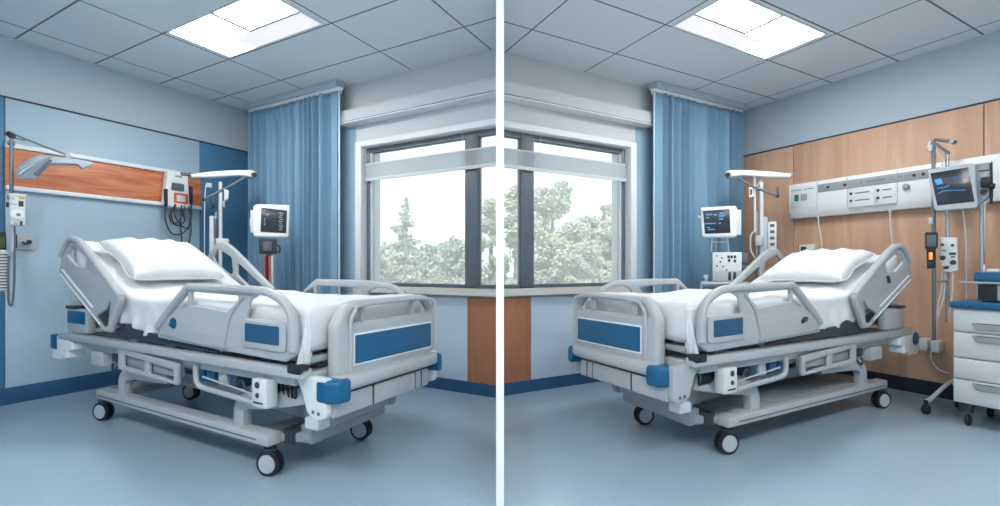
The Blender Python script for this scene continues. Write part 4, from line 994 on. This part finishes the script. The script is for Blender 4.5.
# wall bracket next to the right lamp
# ------------------------------------------------------------------ drawer cart
t = thing('drawer_cart', 'white medical drawer cart with a blue top at the right edge', 'cart', 'R', .75, 2.03, 0)
m = MB(); m.box(-.50, -.022, 0.004, .62, .15, .775, .006); m.box(-.025, -.018, 0, .62, .15, .775); m.build('body', 'cart', t)
m = MB(); m.box(-.52, .015, -.012, .64, .778, .822, .010); m.build('top', 'cart_top', t)
for z0, z1 in ((.625, .765), (.455, .615), (.315, .445), (.155, .305)):
    m = MB()
    if z0 in (.625, .455, .155) or True: m.box(-.018, .0, .006, .615, z0, z1, .004)
    d = m.build('drawer', 'cart', t)
    if z0 == .315: continue
    zt = z1-.005 if z0 != .625 else .690
    m = MB(); m.plate(fillet([(.09, zt), (.115, zt-.045), (.52, zt-.045), (.545, zt)], .012), [], 0, .012, .004, 'yz'); h = m.build('handle', 'grey_label', d)
    MB().box(.011, .014, .12, .51, zt-.008, zt-.003).build('handle_lip', 'groove', h)
for y_, x_ in ((.045, -.05), (.575, -.05), (.045, -.44), (.575, -.44)):
    m = MB(); m.box(x_-.025, x_+.025, y_-.02, y_+.04, .085, .152, .006); m.plate(fillet([(y_-.03, .09), (y_-.03, .15), (y_+.07, .15), (y_+.03, .105)], .01), [], x_-.01, x_+.01, .003, 'yz'); c = m.build('caster', 'dark', t)
    m = MB(); m.cyl((x_, y_+.006, .036), (x_, y_+.030, .036), .036, seg=28, bev=.006); m.build('wheel', 'rubber', c)
# device on the cart
t = thing('bedside_device', 'dark-fronted electronic device with a blue lid standing on the drawer cart', 'device', 'R', .70, 2.10, .822)
m = MB(); m.box(-.30, -.0, .03, .46, .012, .115, .010); c = m.build('casing', 'pale_grey', t)
m = MB(); m.box(-.002, .006, .04, .13, .016, .112, .006); k = m.build('speaker_panel', 'rubber', c)
m = MB(); m.box(-.002, .005, .16, .44, .025, .10, .003); s = m.build('display', 'screen', c)
m = MB()
for k in range(6):
    m.box(.005, .007, .172+k*.042, .182+k*.042, .040, .088); m.box(.005, .007, .172+k*.042, .195+k*.042, .060 if k % 2 else .080, .066 if k % 2 else .086)
m.build('digits', 'glow_blue', s)
m = MB(); m.box(-.32, .03, -.045, .48, .118, .132, .004); m.build('rim', 'grey_label', t)
m = MB(); m.box(-.30, .005, .02, .47, .134, .195, .008); m.build('lid', 'cart_top', t)
m = MB(); m.box(-.28, -.02, .05, .44, 0, .014, .004); m.build('foot', 'dark', t)
m = MB(); m.tube([(-.05, .16, .195), (-.05, .17, .27), (-.05, .21, .30), (-.05, .27, .29), (-.05, .32, .30)], .010, sm=6); m.build('carry_handle', 'offwhite', t)
m = MB(); m.box(-.06, -.03, .07, .13, .195, .215, .006); m.box(-.06, -.045, .052, .058, .195, .245, .002); m.build('probe_holder', 'offwhite', t)

# ------------------------------------------------------------------ outdoors
o = MB().hexa([(-40, 4.6), (40, 4.6), (40, 70), (-40, 70)], -.6, -.4).build('lawn', mat('lawn', (120, 140, 110), .9)); tag(o, 'pale green lawn outside the windows', 'lawn', kind='structure')
def leafm(n, c): 
    m = mat(n, c, .8, var=.15, scale=3); p = m.node_tree.nodes['Principled BSDF']; return m
LM = [leafm('hazed_leaves_sage', HAZY_LEAF[0]), leafm('hazed_leaves_grey_green', HAZY_LEAF[1]), leafm('hazed_leaves_pale', HAZY_LEAF[2])]
BARK = mat('bark', (150, 150, 140), .9)
def tree(px, ytop, Y, hw, label, kind, mi, seed, n=5200, group='trees outside the windows'):
    rnd = random.Random(seed); X = (px-500)/F*Y; H = CAMH+(YH-ytop)/F*Y+.4; Wd = hw/F*Y
    t = thing_w('tree' if kind != 'conifer' else 'conifer_tree', label, 'tree', (X, Y, -.4), group)
    m = MB(); m.cyl((0, 0, 0), (.01*H, 0, H*.45), .035*H, .022*H, seg=10); m.cyl((.01*H, 0, H*.44), (0, .01, H*(.92 if kind == 'conifer' else .76)), .022*H, .004*H, seg=8)
    bm = m.bm
    m.build('trunk', BARK, t)
    t2 = bmesh.new(); cl = []
    if kind == 'conifer':
        for k in range(46):
            q = k/46; z = H*(.12+.86*q); r = Wd*(1-q)**.8*(.55+.45*rnd.random()); a = rnd.random()*6.28
            cl.append((Vector((math.cos(a)*r*.6, math.sin(a)*r*.6, z)), r*.38+.05*H*(1-q)*rnd.random()+.03, .30))
    else:
        for k in range(64):
            q = rnd.random(); a = rnd.random()*6.28; z = H*(.15+.75*rnd.random()); 
            env = math.sin(min(1, (z/H-.02)/.9)*PI)**.5*Wd
            r = env*math.sqrt(rnd.random())*.85
            cl.append((Vector((math.cos(a)*r, math.sin(a)*r, z)), Wd*(.14+.20*rnd.random()), .85))
    tot = sum(c[1]**2 for c in cl)
    for c, r, fl in cl:
        for _ in range(int(n*1.9*r*r/tot)):
            d = Vector((rnd.gauss(0, 1), rnd.gauss(0, 1), rnd.gauss(0, 1))).normalized()*r*min(1.5, abs(rnd.gauss(.62, .34))); d.z *= fl
            p = c+d
            if p.z > H: p.z = H-rnd.random()*.05*H
            s = (.020+.022*rnd.random())*Y/9*LEAFS
            e1 = Vector((rnd.gauss(0, 1), rnd.gauss(0, 1), rnd.gauss(0, 1))).normalized(); e2 = e1.orthogonal().normalized()
            vs = [t2.verts.new(p+e1*s), t2.verts.new(p+e2*s*.6), t2.verts.new(p-e1*s), t2.verts.new(p-e2*s*.6)]; t2.faces.new(vs)
    m = MB(); m._merge(t2); m.build('foliage', LM[mi], t, recalc=False)
LEAFS = 1.3
LASTYAW = 0.0
# left window
tree(405, 192, 9.5, 34, 'tall pale conifer seen through the left window', 'conifer', 0, 11, 5000)
tree(373, 252, 12, 22, 'low bushy tree at the far left of the left window', 'round', 1, 12)
tree(392, 240, 14, 26, 'rounded tree just left of the conifer in the left window', 'round', 2, 13)
tree(432, 238, 13, 26, 'rounded tree just right of the conifer in the left window', 'round', 1, 14)
tree(457, 232, 12, 28, 'bushy tree beside the mullion of the left window', 'round', 0, 15, 7000)
tree(490, 186, 9, 18, 'leafy tree in the narrow pane of the left window', 'round', 2, 16, 5000)
# right window
tree(538, 205, 14.5, 26, 'mid-green tree behind the mullion of the right window', 'round', 1, 31, 6000)
tree(572, 214, 10.5, 26, 'bushy tree low in the centre of the right window', 'round', 2, 32, 7000)
tree(606, 222, 10.5, 22, 'small rounded tree near the right casing of the right window', 'round', 0, 33, 6000)
tree(516, 172, 9, 26, 'leafy tree in the narrow pane of the right window', 'round', 2, 21, 6000)
tree(552, 170, 12.5, 34, 'large leafy tree beside the mullion in the right window', 'round', 0, 22, 9000)
tree(590, 206, 16, 30, 'spreading tree in the middle of the right window', 'round', 1, 23, 7000)
tree(614, 192, 12.5, 24, 'pale tree at the far right of the right window', 'round', 2, 24, 6000)
tree(640, 205, 12, 26, 'dark bushy tree partly hidden by the right window casing', 'round', 1, 25, 5000)
tree(587, 236, 9, 26, 'low shrub-like tree in front of the others in the right window', 'round', 0, 26, 7000)

# ------------------------------------------------------------------ camera, world, view
cam = bpy.data.cameras.new('camera'); co = bpy.data.objects.new('camera', cam); COL.objects.link(co)
co.location = (0, 0, CAMH); co.rotation_euler = (PI/2, 0, 0)
cam.sensor_width = 36; cam.lens = F/1000*36; cam.shift_y = (YH-253)/1000; cam.clip_start = .05; cam.clip_end = 300
SC.camera = co
sun = bpy.data.lights.new('sun', 'SUN'); so = bpy.data.objects.new('sun', sun); COL.objects.link(so); sun.energy = 2.0; sun.angle = .15; sun.color = (1, .98, .95)
so.rotation_euler = (math.radians(38), 0, math.radians(-18))
w = bpy.data.worlds.new('sky'); SC.world = w; w.use_nodes = True; nt = w.node_tree; bg = nt.nodes['Background']
tc = nt.nodes.new('ShaderNodeTexCoord'); sx = nt.nodes.new('ShaderNodeSeparateXYZ'); cr = nt.nodes.new('ShaderNodeValToRGB')
nt.links.new(tc.outputs['Generated'], sx.inputs[0]); nt.links.new(sx.outputs[2], cr.inputs['Fac']); nt.links.new(cr.outputs['Color'], bg.inputs['Color'])
cr.color_ramp.elements[0].color = (.90, .96, 1, 1); cr.color_ramp.elements[0].position = 0
cr.color_ramp.elements[1].color = (.80, .91, 1, 1); cr.color_ramp.elements[1].position = .8
bg.inputs['Strength'].default_value = 1.25
SC.view_settings.view_transform = 'Standard'; SC.view_settings.look = 'None'
SC.view_settings.gamma = 1; SC.view_settings.use_curve_mapping = False; SC.view_settings.exposure = 0.74
